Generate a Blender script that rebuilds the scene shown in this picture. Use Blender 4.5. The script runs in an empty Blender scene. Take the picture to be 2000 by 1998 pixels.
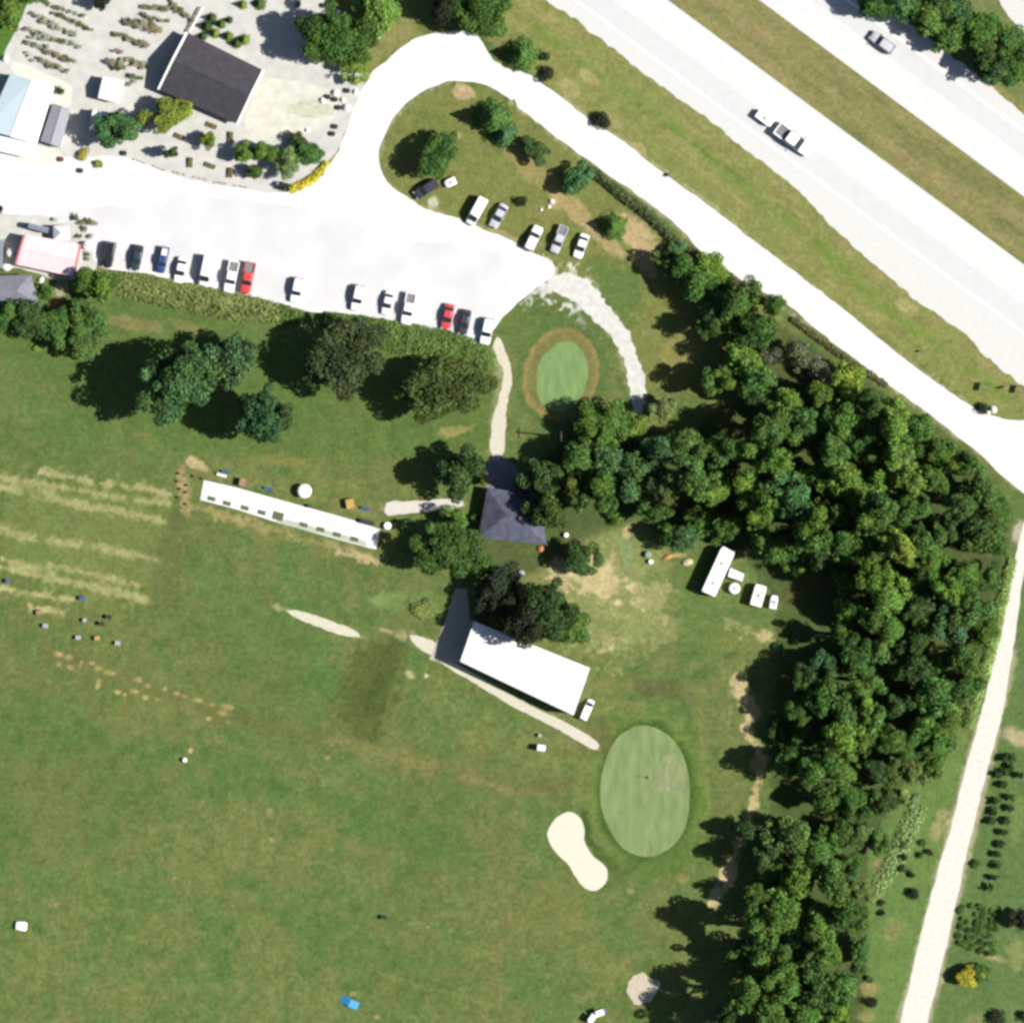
import bpy, math, random
import numpy as np
from mathutils import Vector, Matrix, noise as mnoise
from mathutils.geometry import tessellate_polygon

R = math.radians
rng = random.Random(11)
nrg = np.random.default_rng(5)
sc = bpy.context.scene
COL = sc.collection

# ------------------------------------------------------------------ camera, sky, sun, exposure
SUN_EL, SUN_AZ = 44.0, 6.0            # elevation; a little south of due east
CAM_Z = 2200.0
cam_d = bpy.data.cameras.new('camera'); cam = bpy.data.objects.new('camera', cam_d); COL.objects.link(cam)
cam.location = (0, 0, CAM_Z); cam_d.sensor_width = 36.0
cam_d.lens = 36.0 * CAM_Z / 200.0
cam_d.clip_start = 10; cam_d.clip_end = 12000
sc.camera = cam
world = bpy.data.worlds.new('World'); sc.world = world; world.use_nodes = True
wn = world.node_tree
bg = wn.nodes['Background']
sky = wn.nodes.new('ShaderNodeTexSky'); sky.sky_type = 'NISHITA'; sky.sun_disc = False
sky.sun_elevation = R(SUN_EL); sky.sun_rotation = R(90 + SUN_AZ)
wn.links.new(sky.outputs[0], bg.inputs[0]); bg.inputs[1].default_value = 0.05
sun_d = bpy.data.lights.new('sun', 'SUN'); sun_d.energy = 5.0; sun_d.angle = R(0.5); sun_d.color = (1.0, 0.965, 0.90)
sun = bpy.data.objects.new('sun', sun_d); COL.objects.link(sun)
sun.rotation_euler = (0, R(90 - SUN_EL), R(-SUN_AZ)); sun.location = (300, -30, 300)
sc.view_settings.view_transform = 'Standard'; sc.view_settings.look = 'None'
sc.view_settings.gamma = 1.0; sc.view_settings.exposure = 0.95
sc.render.engine = 'CYCLES'
sc.cycles.filter_width = 3.1
sc.cycles.max_bounces = 4; sc.cycles.diffuse_bounces = 1; sc.cycles.transparent_max_bounces = 4

# ------------------------------------------------------------------ helpers
def P(px, py, z=0.0):                 # plan survey: ten survey units to the metre, origin mid-site
    return Vector(((px - 1000) / 10.0, (999 - py) / 10.0, z))

def s2l(v):
    v /= 255.0
    return v / 12.92 if v <= 0.04045 else ((v + 0.055) / 1.055) ** 2.4
KEXP = 2.2
def A(r, g, b):                       # measured tone -> base colour of the sunlit surface
    return (min(.9, s2l(r) / KEXP), min(.9, s2l(g) / KEXP), min(.9, s2l(b) / KEXP))

RW = ['first','second','third','fourth','fifth','sixth','seventh','eighth','ninth','tenth','eleventh','twelfth','thirteenth','fourteenth','fifteenth','sixteenth','seventeenth','eighteenth','nineteenth']
MATS = {}
def mat(name, col=(.5, .5, .5), rough=.85, spec=.2, metal=0.0, var=0.12, scale=1.0, objcol=False, bump=0.0, stretch=None):
    if name in MATS: return MATS[name]
    m = bpy.data.materials.new(name); m.use_nodes = True
    nt = m.node_tree; b = nt.nodes['Principled BSDF']
    b.inputs['Roughness'].default_value = rough
    b.inputs['Specular IOR Level'].default_value = spec
    b.inputs['Metallic'].default_value = metal
    if objcol:
        oi = nt.nodes.new('ShaderNodeObjectInfo'); src = oi.outputs['Color']
    else:
        rgb = nt.nodes.new('ShaderNodeRGB'); rgb.outputs[0].default_value = (*col, 1); src = rgb.outputs[0]
    if var > 0:
        tc = nt.nodes.new('ShaderNodeTexCoord'); n = nt.nodes.new('ShaderNodeTexNoise')
        n.inputs['Scale'].default_value = scale; n.inputs['Detail'].default_value = 6
        if stretch:
            mp = nt.nodes.new('ShaderNodeMapping'); mp.inputs['Scale'].default_value = stretch
            nt.links.new(tc.outputs['Object'], mp.inputs[0]); nt.links.new(mp.outputs[0], n.inputs['Vector'])
        else: nt.links.new(tc.outputs['Object'], n.inputs['Vector'])
        mr = nt.nodes.new('ShaderNodeMapRange'); mr.inputs[1].default_value = .3; mr.inputs[2].default_value = .7
        mr.inputs[3].default_value = 1 - var; mr.inputs[4].default_value = 1 + var
        nt.links.new(n.outputs['Fac'], mr.inputs[0])
        vm = nt.nodes.new('ShaderNodeVectorMath'); vm.operation = 'SCALE'
        nt.links.new(src, vm.inputs[0]); nt.links.new(mr.outputs[0], vm.inputs['Scale'])
        src = vm.outputs[0]
        if bump:
            bp = nt.nodes.new('ShaderNodeBump'); bp.inputs['Strength'].default_value = bump
            nt.links.new(n.outputs['Fac'], bp.inputs['Height']); nt.links.new(bp.outputs[0], b.inputs['Normal'])
    nt.links.new(src, b.inputs['Base Color'])
    MATS[name] = m
    return m

def leaf_material():
    m = bpy.data.materials.new('foliage'); m.use_nodes = True
    nt = m.node_tree; b = nt.nodes['Principled BSDF']
    b.inputs['Roughness'].default_value = .8; b.inputs['Specular IOR Level'].default_value = .12
    oi = nt.nodes.new('ShaderNodeObjectInfo')
    at = nt.nodes.new('ShaderNodeAttribute'); at.attribute_name = 'leaf_tint'
    vm = nt.nodes.new('ShaderNodeVectorMath'); vm.operation = 'MULTIPLY'
    nt.links.new(oi.outputs['Color'], vm.inputs[0]); nt.links.new(at.outputs['Color'], vm.inputs[1])
    nt.links.new(vm.outputs[0], b.inputs['Base Color'])
    return m
LEAF = leaf_material()

def link(name, me, material=None, parent=None):
    o = bpy.data.objects.new(name, me)
    if material is not None and me is not None and not me.materials: me.materials.append(material)
    COL.objects.link(o)
    if parent is not None: o.parent = parent
    return o
def tag(o, label=None, cat=None, group=None, kind=None):
    if label: o['label'] = label
    if cat: o['category'] = cat
    if group: o['group'] = group
    if kind: o['kind'] = kind
    return o
def thing(name, label, cat, loc, rz=0.0, group=None):
    o = bpy.data.objects.new(name, None); COL.objects.link(o); o.empty_display_size = .3
    o.location = loc; o.rotation_euler = (0, 0, rz)
    return tag(o, label, cat, group)

class MB:
    def __init__(s): s.v = []; s.f = []
    def add(s, vs, fs):
        n = len(s.v); s.v += [tuple(v) for v in vs]; s.f += [tuple(i + n for i in f) for f in fs]; return s
    def box(s, x0, x1, y0, y1, z0, z1):
        return s.add([(x0,y0,z0),(x1,y0,z0),(x1,y1,z0),(x0,y1,z0),(x0,y0,z1),(x1,y0,z1),(x1,y1,z1),(x0,y1,z1)],
                     [(0,3,2,1),(4,5,6,7),(0,1,5,4),(1,2,6,5),(2,3,7,6),(3,0,4,7)])
    def tube(s, p0, p1, r0, r1=None, n=10, cap=True):
        r1 = r0 if r1 is None else r1
        p0 = Vector(p0); p1 = Vector(p1); d = (p1 - p0).normalized()
        u = d.orthogonal().normalized(); w = d.cross(u)
        vs = [p0 + (u*math.cos(a)+w*math.sin(a))*r0 for a in [2*math.pi*i/n for i in range(n)]]
        vs += [p1 + (u*math.cos(a)+w*math.sin(a))*r1 for a in [2*math.pi*i/n for i in range(n)]]
        fs = [(i,(i+1)%n,n+(i+1)%n,n+i) for i in range(n)]
        if cap: fs += [tuple(range(n-1,-1,-1)), tuple(range(n,2*n))]
        return s.add(vs, fs)
    def lathe(s, prof, n=14, cx=0, cy=0):
        vs = []; fs = []
        for r, z in prof:
            vs += [(cx+r*math.cos(2*math.pi*i/n), cy+r*math.sin(2*math.pi*i/n), z) for i in range(n)]
        for k in range(len(prof)-1):
            fs += [(k*n+i, k*n+(i+1)%n, (k+1)*n+(i+1)%n, (k+1)*n+i) for i in range(n)]
        fs += [tuple(range(n-1,-1,-1)), tuple(range((len(prof)-1)*n, len(prof)*n))]
        return s.add(vs, fs)
    def loft(s, rings, cap=True):
        n = len(rings[0]); vs = [p for r in rings for p in r]; fs = []
        for k in range(len(rings)-1):
            fs += [(k*n+i, k*n+(i+1)%n, (k+1)*n+(i+1)%n, (k+1)*n+i) for i in range(n)]
        if cap: fs += [tuple(range(n-1,-1,-1)), tuple(range((len(rings)-1)*n, len(rings)*n))]
        return s.add(vs, fs)
    def prism(s, poly, z0, z1):
        n = len(poly)
        vs = [(x,y,z0) for x,y in poly] + [(x,y,z1) for x,y in poly]
        fs = [(i,(i+1)%n,n+(i+1)%n,n+i) for i in range(n)]
        tri = tessellate_polygon([[Vector((x,y,0)) for x,y in poly]])
        for t in tri: fs.append(tuple(n+i for i in t)); fs.append(tuple(reversed(t)))
        return s.add(vs, fs)
    def mesh(s, name):
        me = bpy.data.meshes.new(name); me.from_pydata(s.v, [], s.f); me.validate()
        import bmesh
        b = bmesh.new(); b.from_mesh(me); bmesh.ops.recalc_face_normals(b, faces=b.faces); b.to_mesh(me); b.free()
        me.update(); return me
    def build(s, name, material, parent=None, smooth=False):
        me = s.mesh(name)
        if smooth: me.shade_smooth()
        return link(name, me, material, parent)

def copy_tree(src, loc, rz, label=None, group=None, color=None, scale=None):
    r = src.copy(); COL.objects.link(r); r.location = loc; r.rotation_euler = (0, 0, rz)
    if scale: r.scale = scale
    if label: r['label'] = label
    if group: r['group'] = group
    if color: r.color = (*color, 1)
    for ch in src.children:
        c = ch.copy(); COL.objects.link(c); c.parent = r
        if color: c.color = (*color, 1)
        for g in ch.children:
            d = g.copy(); COL.objects.link(d); d.parent = c
            if color: d.color = (*color, 1)
    return r

# outlines ---------------------------------------------------------
def resample(pts, step, closed=True):
    out = []; n = len(pts)
    for i in range(n if closed else n-1):
        a = Vector(pts[i]); b = Vector(pts[(i+1) % n]); L = (b-a).length; k = max(1, int(L/step))
        for j in range(k): out.append(a + (b-a)*(j/k))
    if not closed: out.append(Vector(pts[-1]))
    return out
def smooth_closed(pts, it=2):
    for _ in range(it):
        q = []
        for i in range(len(pts)):
            a = Vector(pts[i]); b = Vector(pts[(i+1) % len(pts)])
            q += [a*.75+b*.25, a*.25+b*.75]
        pts = q
    return pts
def ragged(pts, amp=3.0, step=8.0, smooth=1, freq=.045, seed=0.0):
    """outline in survey units -> outline with natural, uneven edge"""
    pts = [Vector((p[0], p[1])) for p in pts]
    if smooth: pts = smooth_closed(pts, smooth)
    q = resample([(p.x, p.y) for p in pts], step)
    out = []
    for p in q:
        d = mnoise.noise_vector(Vector((p.x*freq, p.y*freq, seed))) * amp + mnoise.noise_vector(Vector((p.x*freq*3.3, p.y*freq*3.3, seed+7))) * amp*.5
        out.append((p.x + d.x, p.y + d.y))
    return out
def sheet(name, pts, z, material, kind='structure', label=None, cat=None, thick=0.0):
    w = [P(x, y) for x, y in pts]
    me = bpy.data.meshes.new(name)
    tri = tessellate_polygon([[Vector((v.x, v.y, 0)) for v in w]])
    vs = [(v.x, v.y, z) for v in w]; fs = []
    for t in tri:
        a, b, c = (Vector(vs[i]) for i in t)
        fs.append(tuple(t) if (b-a).cross(c-a).z > 0 else tuple(reversed(t)))
    if thick:
        n = len(vs); vs += [(v.x, v.y, z-thick) for v in w]
        fs += [(i, (i+1) % n, n+(i+1) % n, n+i) for i in range(n)]
    me.from_pydata(vs, [], fs); me.update()
    o = link(name, me, material)
    if kind: o['kind'] = kind
    if label: tag(o, label, cat)
    return o
def strip_poly(pts, widths):
    if not isinstance(widths, (list, tuple)): widths = [widths]*len(pts)
    L = []; Rr = []
    for i, p in enumerate(pts):
        a = Vector(pts[max(0, i-1)]); b = Vector(pts[min(len(pts)-1, i+1)]); d = (b-a).normalized(); n = Vector((-d.y, d.x))
        L.append(tuple(Vector(p)+n*widths[i]/2)); Rr.append(tuple(Vector(p)-n*widths[i]/2))
    return L + Rr[::-1]

# ------------------------------------------------------------------ ground sheet with its real cover colours
def axis():
    fine = np.arange(-104, 104.01, 0.28)
    far = np.array([110, 118, 130, 150, 180, 230, 320, 500, 900, 1700, 3000.])
    return np.concatenate([-far[::-1], fine, far])
gx = axis(); gy = axis(); NX = len(gx); NY = len(gy)
X, Y = np.meshgrid(gx, gy)
U = X*10 + 1000; V = 999 - Y*10
def vnoise(u, v, scale, seed):
    r = np.random.default_rng(seed); G = r.random((256, 256))
    a = u/scale + 1000.37; b = v/scale + 1000.71
    ia = np.floor(a).astype(int); ib = np.floor(b).astype(int); fa = a-ia; fb = b-ib
    fa = fa*fa*(3-2*fa); fb = fb*fb*(3-2*fb)
    g = lambda i, j: G[i % 256, j % 256]
    return (g(ia,ib)*(1-fa)+g(ia+1,ib)*fa)*(1-fb)+(g(ia,ib+1)*(1-fa)+g(ia+1,ib+1)*fa)*fb
def fbm(u, v, scale, seed, oct=4):
    t = 0; w = 1; tot = 0
    for k in range(oct):
        t = t + w*vnoise(u, v, scale/2**k, seed+k); tot += w; w *= .55
    return t/tot
def sstep(x): x = np.clip(x, 0, 1); return x*x*(3-2*x)
N1 = fbm(U, V, 90, 1); N2 = fbm(U, V, 26, 20); N3 = fbm(U, V, 9, 40, 3); N4 = fbm(U, V, 300, 60, 3)
C = np.zeros((NY, NX, 3))
def col(*c): return np.array(A(*c))
def mixin(m, c, k=1.0):
    global C
    C += (c - C) * (m*k)[..., None]
C[:] = col(108, 130, 72)
mixin(sstep((N1-.38)*4), col(124, 134, 76))
mixin(sstep((N2-.5)*6), col(88,118,62), .6)
mixin(sstep((fbm(U, V, 20, 140)-.5)*7), col(136,136,84), .5)
mixin(sstep((fbm(U, V, 7, 150, 2)-.5)*6), col(92,118,62), .5)
mixin(sstep((fbm(U, V, 55, 77)-.52)*5), col(134, 132, 80), .5)
mixin(sstep((N3-.56)*5), col(132, 142, 84), .45)
mixin(sstep((N4-.5)*4), col(100, 118, 62), .4)
def ell(cx, cy, rx, ry, rot, c, k=1.0, soft=.35, warp=.5):
    a = R(rot); dx = U-cx; dy = V-cy
    x = (dx*math.cos(a)+dy*math.sin(a))/rx; y = (-dx*math.sin(a)+dy*math.cos(a))/ry
    d = np.sqrt(x*x+y*y)
    mixin(sstep((1-d+(N2-.5)*warp*2+(N3-.5)*warp)/soft), col(*c), k)
def dist_line(pts):
    D = np.full(U.shape, 1e9)
    for (x0, y0), (x1, y1) in zip(pts[:-1], pts[1:]):
        dx, dy = x1-x0, y1-y0; t = np.clip(((U-x0)*dx+(V-y0)*dy)/(dx*dx+dy*dy), 0, 1)
        D = np.minimum(D, np.hypot(U-x0-t*dx, V-y0-t*dy))
    return D
def stroke(pts, w, c, k=1.0, soft=6, warp=8, brk=0.0, bs=31):
    D = dist_line(pts); n = (N3-.5)*warp*1.6+(N2-.5)*warp
    m = sstep((w-D+n)/soft)
    if brk: m = m*sstep((fbm(U, V, 30, bs)-brk)*8)
    mixin(m, col(*c), k)
def inpoly(pts):
    m = np.zeros(U.shape, bool); n = len(pts)
    for i in range(n):
        x0, y0 = pts[i]; x1, y1 = pts[(i+1) % n]
        if y0 == y1: continue
        cnd = ((V > y0) != (V > y1)) & (U < (x1-x0)*(V-y0)/(y1-y0)+x0)
        m ^= cnd
    return m
def region(pts, c, k=1.0, soft=14, warp=14):
    D = dist_line(pts+[pts[0]]); s = np.where(inpoly(pts), D, -D)
    mixin(sstep((s+(N3-.5)*warp*2+(N2-.5)*warp+soft/2)/soft), col(*c), k)

# highway frame: distance across and along the carriageways
SH = (U-1303)*.596 - V*.803; TH = (U-1303)*.803+V*.596
verge = sstep((-SH-120)/20)*sstep((V*0+U*1.0-850)/80)*sstep((((U-1000)*.70-V+190))/30)
region([(900,-600),(1303,-300),(2600,800),(2600,1300),(2000,860),(1760,690),(1500,500),(1180,260),(1040,150),(960,60)], (148,150,88), .95)
region([(-600+1482,-1050),(1303-600,-1000),(3400,1560),(3500,1480)], (156,148,96))
mixin(sstep((SH+10)/20)*sstep((118-SH)/14), col(152,145,94))
st = fbm(TH*.25, SH*2.2, 30, 90)
mixin(sstep((st-.5)*5)*sstep((SH+6)/8)*sstep((115-SH)/8), col(170,152,108), .6)
mixin(sstep((.47-st)*6)*sstep((SH+6)/8)*sstep((115-SH)/8), col(126,130,80), .7)
mixin(sstep((SH-245)/8)*(U > 1500), col(130,138,86))
vm_ = sstep((-SH-138)/10)*sstep((SH+330)/30)*(U > 950)*(V < 830)
mixin(vm_*sstep((st-.55)*6), col(172,160,104), .5)
stroke([(1050,60),(1160,140),(1300,235),(1400,320),(1500,405),(1600,480),(1700,580),(1850,690),(1960,770)], 16, (122,146,66), .9, 22, 16)
stroke([(1230,200),(1380,300),(1500,385),(1560,430)], 5, (96,128,56), .7, 10, 8)
stroke([(1180,262),(1320,372),(1500,505),(1640,612),(1800,738),(1890,800)], 5, (112,132,92), .7, 8, 6)
stroke([(1040,25),(1160,72),(1300,182),(1480,330),(1580,412),(1680,510),(1760,570),(1900,680),(2000,770)], 9, (168,150,106), .75, 14, 14)
for p in [(1110,175,30,16,35),(1200,240,26,12,35),(1770,600,34,14,30),(1150,150,24,12,40),(1250,290,24,10,35)]:
    ell(*p, (190,174,122), .6)
# loop surroundings and car park island
region([(760,380),(740,300),(770,220),(870,165),(960,175),(1120,300),(1330,470),(1500,590),(1560,660),(1380,760),(1260,760),(1160,560),(1010,490),(850,420)], (138,140,80), .9)
ell(845,250,50,40,0,(122,134,74),.7); ell(880,300,40,24,0,(120,136,70),.6)
ell(905,180,24,16,10,(206,180,140),.95,.4); ell(893,265,9,7,0,(200,184,140),.8)
ell(1010,300,46,26,30,(170,152,98),.8); ell(1045,340,60,24,35,(178,158,106),.7)
ell(1120,410,60,22,35,(196,170,122),.85); ell(1240,455,60,30,38,(206,180,134),.95); ell(1265,505,40,28,50,(206,180,134),.95)
ell(1180,470,60,16,40,(196,172,126),.8); ell(1075,430,40,14,30,(150,140,84),.7)
stroke([(1330,500),(1400,545),(1470,580)], 8, (208,186,132), .8, 10, 8)
stroke([(1010,520),(1080,540),(1140,575),(1165,610)], 34, (238,234,222), .95, 6, 50, .42)
stroke([(1020,590),(1045,565),(1100,570)], 12, (230,226,212), .9, 6, 26, .45)
ell(845,397,12,14,0,(226,222,200),.9,.5); ell(860,420,60,10,20,(168,158,108),.7); ell(980,462,60,12,20,(186,172,128),.8)
stroke([(1050,512),(1110,540),(1180,600),(1215,665)], 16, (186,174,130), .75, 20, 18)
stroke([(1095,520),(1180,565),(1240,620),(1255,650)], 9, (176,160,104), .5, 20, 14)
ell(1200,580,60,80,20,(104,128,70),.8); ell(1160,520,30,30,0,(108,130,70),.7)
ell(1330,690,50,40,0,(158,150,90),.8); ell(1345,640,40,30,0,(150,146,88),.6)
ell(1095,735,108,130,12,(98,122,68),.85,.3,.15)
ell(1096,732,78,97,13,(172,146,94),.9,.10,.06); ell(1097,731,71,89,13,(132,132,78),.85,.12,.06); ell(1097,731,62,80,13,(138,126,80),.6,.14,.06)
ell(1105,790,46,46,0,(128,138,76),.5)
# north-west corner beyond the nursery
region([(-500,-500),(60,-40),(40,60),(0,110),(-500,300)], (96,132,60))
region([(-900,-900),(80,-900),(62,0),(30,70),(-10,150),(-900,420)], (96,132,60), .8)
region([(640,-40),(760,-40),(830,70),(760,110),(715,165),(690,120),(660,90)], (150,146,88), .9)
ell(775,70,30,30,0,(160,150,100),.7)
# under the hedges and big lawn trees
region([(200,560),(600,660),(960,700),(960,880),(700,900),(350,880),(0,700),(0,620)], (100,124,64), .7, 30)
ell(270,635,80,16,12,(150,140,92),.7); ell(370,640,50,14,12,(150,140,92),.5); ell(570,615,40,14,0,(196,176,126),.8)
ell(885,842,40,14,-8,(176,164,104),.7); ell(560,900,60,12,8,(150,140,84),.6)
ell(380,905,26,12,20,(206,184,136),.9); ell(110,600,24,20,0,(196,136,92),.9); ell(120,560,20,20,0,(200,190,160),.8)
# broad bands of the range turf
for pts, w, c, k in [([(-50,1260),(300,1310),(700,1420),(1000,1560)],60,(120,128,74),.5),([(-50,1420),(300,1470),(640,1560),(960,1700)],50,(88,122,62),.55),([(0,1560),(400,1640),(900,1800)],34,(134,138,82),.45),([(-50,1700),(400,1760),(850,1880)],50,(92,128,66),.5),
                     ([(0,1880),(400,1930),(900,1990)],40,(128,140,84),.45),([(560,1130),(640,1300),(600,1400)],50,(96,132,70),.55),([(400,1120),(520,1260)],70,(112,134,74),.5),([(860,1340),(1000,1440),(1100,1500)],40,(136,148,86),.6),([(960,1620),(985,1800),(950,1990)],60,(136,130,80),.5),([(20,760),(120,840),(300,880)],50,(98,132,70),.5),([(600,860),(760,930),(640,900)],40,(112,124,66),.5)]:
    stroke(pts, w, c, k, 70, 70)
# practice tees: worn rows
for (pts, w) in [([(80,921),(200,945),(280,952),(328,966)],6),([(0,934),(110,950),(225,972),(330,985)],5),([(0,952),(60,965),(181,990),(250,1003),(320,1018)],7),
                 ([(-200,1000),(0,1035),(60,1048),(111,1058),(200,1070),(306,1094)],7),([(-200,1060),(0,1107),(80,1125),(155,1140),(215,1153),(285,1172)],7),
                 ([(0,1149),(40,1155),(91,1164),(140,1170)],5),([(60,1185),(120,1195)],5),([(100,1105),(220,1130),(270,1145)],4),([(-200,900),(0,950),(100,962)],6),([(0,1090),(60,1110),(120,1125)],4)]:
    stroke(pts, w+3.5, (218,202,152), 1.0, 8, 12, .28)
    stroke(pts, w+10, (150,152,92), .45, 14, 16)
ell(170,1050,230,140,10,(140,150,90),.4)
region([(325,1000),(372,985),(362,1080),(330,1190),(290,1180),(300,1100)], (108,112,70), .6, 22, 24)
stroke([(366,1030),(352,1120),(332,1180)], 4, (86,108,62), .6, 10, 10); stroke([(320,1030),(305,1100)], 4, (90,110,62), .7, 6, 4)
for x, y, a, b in [(115,1278,12,7),(135,1284,9,7),(115,1298,7,5),(138,1303,10,6),(158,1298,4,11),(180,1295,8,5),(192,1305,10,7),(215,1314,14,6),(192,1336,5,12),(230,1352,9,5),(243,1357,6,4),
                   (262,1350,10,6),(288,1340,8,6),(283,1362,9,6),(322,1346,7,5),(307,1366,5,4),(345,1354,9,5),(360,1360,8,5),(388,1368,16,6),(415,1376,8,4),(445,1380,14,6),(436,1392,12,6),(408,1404,6,5),(447,1411,5,3),(372,1466,5,6),(270,1328,10,6)]:
    ell(x, y, a, b, 15, (214,190,128), .85, .6, .4)
stroke([(100,1280),(220,1320),(330,1360),(450,1395),(600,1440),(760,1470),(860,1500),(1000,1535),(1090,1530)], 30, (122,118,70), .6, 46, 40)
stroke([(660,1440),(760,1480),(840,1500)], 30, (150,142,88), .6, 34, 34)
stroke([(905,1515),(950,1528),(1000,1545),(1060,1548)], 14, (160,146,98), .7, 22, 14)
stroke([(1010,1540),(1070,1545),(1120,1520)], 14, (116,110,70), .6, 20, 8)
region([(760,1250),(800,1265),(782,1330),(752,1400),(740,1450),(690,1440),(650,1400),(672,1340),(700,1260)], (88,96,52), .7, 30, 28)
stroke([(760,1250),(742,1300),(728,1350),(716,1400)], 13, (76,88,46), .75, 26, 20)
stroke([(790,1270),(765,1350),(745,1420)], 5, (160,150,96), .4, 10, 8)
stroke([(735,1080),(732,1150),(725,1210)], 8, (112,116,68), .6, 8, 5)
ell(760,1172,50,22,0,(136,158,92),.8); ell(830,1180,40,30,0,(128,150,84),.6)
ell(785,1200,50,34,0,(108,128,70),.4)
# strips beside the tee slab
stroke([(352,912),(362,960),(368,1000)], 14, (190,164,118), .8, 12, 16)
stroke([(385,990),(430,1003),(480,1018),(560,1042),(640,1062),(720,1085),(735,1100)], 11, (176,160,108), .8, 10, 20)
stroke([(660,1080),(700,1085),(738,1098)], 9, (206,184,140), .8, 8, 12)
stroke([(400,930),(520,948),(640,980),(740,1010)], 9, (156,146,94), .55, 10, 14)
stroke([(520,1180),(545,1188)], 5, (190,176,122), .8)
stroke([(745,1228),(800,1246)], 5, (204,186,150), .8); ell(800,1316,14,9,30,(206,196,140),.85); ell(833,1319,5,5,0,(230,222,180),.9)
ell(850,1270,60,20,24,(150,164,110),.6)
# around the house and the yard
region([(940,1060),(1120,1040),(1250,1020),(1320,1100),(1330,1250),(1180,1280),(1100,1240),(960,1180)], (150,152,96), .7, 30, 30)
for e in [(1115,1128,36,14,30),(1150,1150,24,14,30),(1198,1125,8,26,10),(1225,1040,12,20,0),(1170,1175,14,8,0),(1300,1210,8,16,10),(1290,1160,18,26,0),(1220,1250,16,7,30),(1188,1240,12,8,0),(1090,1100,12,20,-20),
          (1175,1145,14,8,0),(1490,1245,24,14,0),(1345,1100,12,8,0),(1325,1085,20,5,0)]:
    ell(*e, (222,198,146), .85, .6, .5)
region([(1080,1100),(1200,1060),(1290,1110),(1310,1230),(1200,1290),(1110,1260)], (158,162,104), .7, 40, 50)
for e in [(1100,1112,30,13,30),(1135,1130,34,15,35),(1175,1160,26,14,20),(1150,1235,16,8,10),(1120,1118,34,12,35),(1160,1150,40,16,20),(1190,1120,12,34,10),(1205,1180,20,12,0),(1150,1100,14,12,0),(1270,1170,24,20,0),(1245,1150,20,12,20)]:
    ell(*e, (226,204,156), .95, .6, .9)
stroke([(1100,1105),(1150,1145),(1230,1160),(1295,1175)], 34, (214,194,146), .9, 8, 50, .50)
stroke([(1120,1235),(1190,1245),(1160,1270)], 16, (214,194,146), .85, 8, 30, .5)
stroke([(1380,1215),(1480,1240),(1510,1250)], 12, (206,186,138), .7, 12, 34, .48)
ell(1222,1085,14,40,0,(142,160,110),.8); ell(1180,1230,60,30,0,(132,144,88),.5); ell(1400,1200,90,60,0,(116,136,74),.5)
ell(1300,1160,60,60,0,(104,132,66),.5); ell(1350,1110,40,30,0,(100,130,60),.6)
ell(1560,1150,40,18,-25,(156,104,76),.95,.3); ell(1590,1130,20,10,-25,(140,92,66),.8)
ell(1548,1172,7,7,0,(220,190,140),.9)
stroke([(1440,1330),(1455,1365),(1470,1395)], 18, (214,192,146), .9, 8, 10); stroke([(1418,1350),(1410,1360)], 3, (200,180,140), .8)
stroke([(1430,1340),(1425,1400),(1420,1470)], 4, (176,168,112), .5)
stroke([(1455,1425),(1490,1480),(1470,1570),(1440,1650),(1430,1700),(1400,1760)], 13, (220,196,144), .9, 10, 16, .30)
ell(1425,1712,24,26,20,(224,196,152),.9); ell(1395,1748,12,26,20,(222,200,150),.9); ell(1455,1420,12,10,0,(220,196,150),.9); ell(1480,1490,14,18,0,(170,160,96),.8)
# green surrounds, mown rings
ell(1262,1545,128,172,0,(118,140,72),.7,.2,.2); ell(1262,1545,104,148,0,(78,108,46),.95,.14,.08)
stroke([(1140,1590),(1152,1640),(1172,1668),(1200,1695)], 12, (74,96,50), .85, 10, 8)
ell(1300,1660,80,60,0,(92,120,56),.5); ell(1190,1700,60,40,30,(96,116,60),.6); ell(1290,1345,70,24,10,(112,106,70),.6); ell(1170,1440,30,40,0,(112,110,70),.6)
stroke([(1370,1440),(1385,1560),(1370,1660),(1330,1740)], 8, (146,158,86), .6, 14, 10)
stroke([(1350,1430),(1362,1540),(1350,1640)], 8, (100,126,58), .7, 12, 5)
stroke([(1340,1790),(1260,1850),(1180,1920),(1130,1960)], 9, (160,146,96), .5, 18, 14)
stroke([(1360,1780),(1300,1860),(1200,1940)], 12, (96,122,60), .6, 22, 14)
stroke([(1010,1600),(1000,1800),(940,1998)], 22, (138,130,80), .5, 40, 30); ell(1080,1780,110,120,0,(136,132,78),.45,.6)
stroke([(940,1870),(900,1930)], 5, (136,148,82), .5); stroke([(740,1900),(860,1935),(970,1965)], 6, (138,152,86), .5)
ell(1230,1740,8,8,0,(170,156,110),.7); ell(1330,1715,14,12,0,(168,158,96),.6)
for e in [(835,1810,5,5,0),(880,1817,6,6,0),(735,1985,10,6,0),(690,1940,8,5,0),(530,1640,10,7,0),(108,1768,8,7,0),(455,1768,6,5,0),(340,1715,6,4,0),(527,1585,10,10,0),(640,1480,7,6,0)]:
    ell(*e, (184,160,112), .8, .6)
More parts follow.
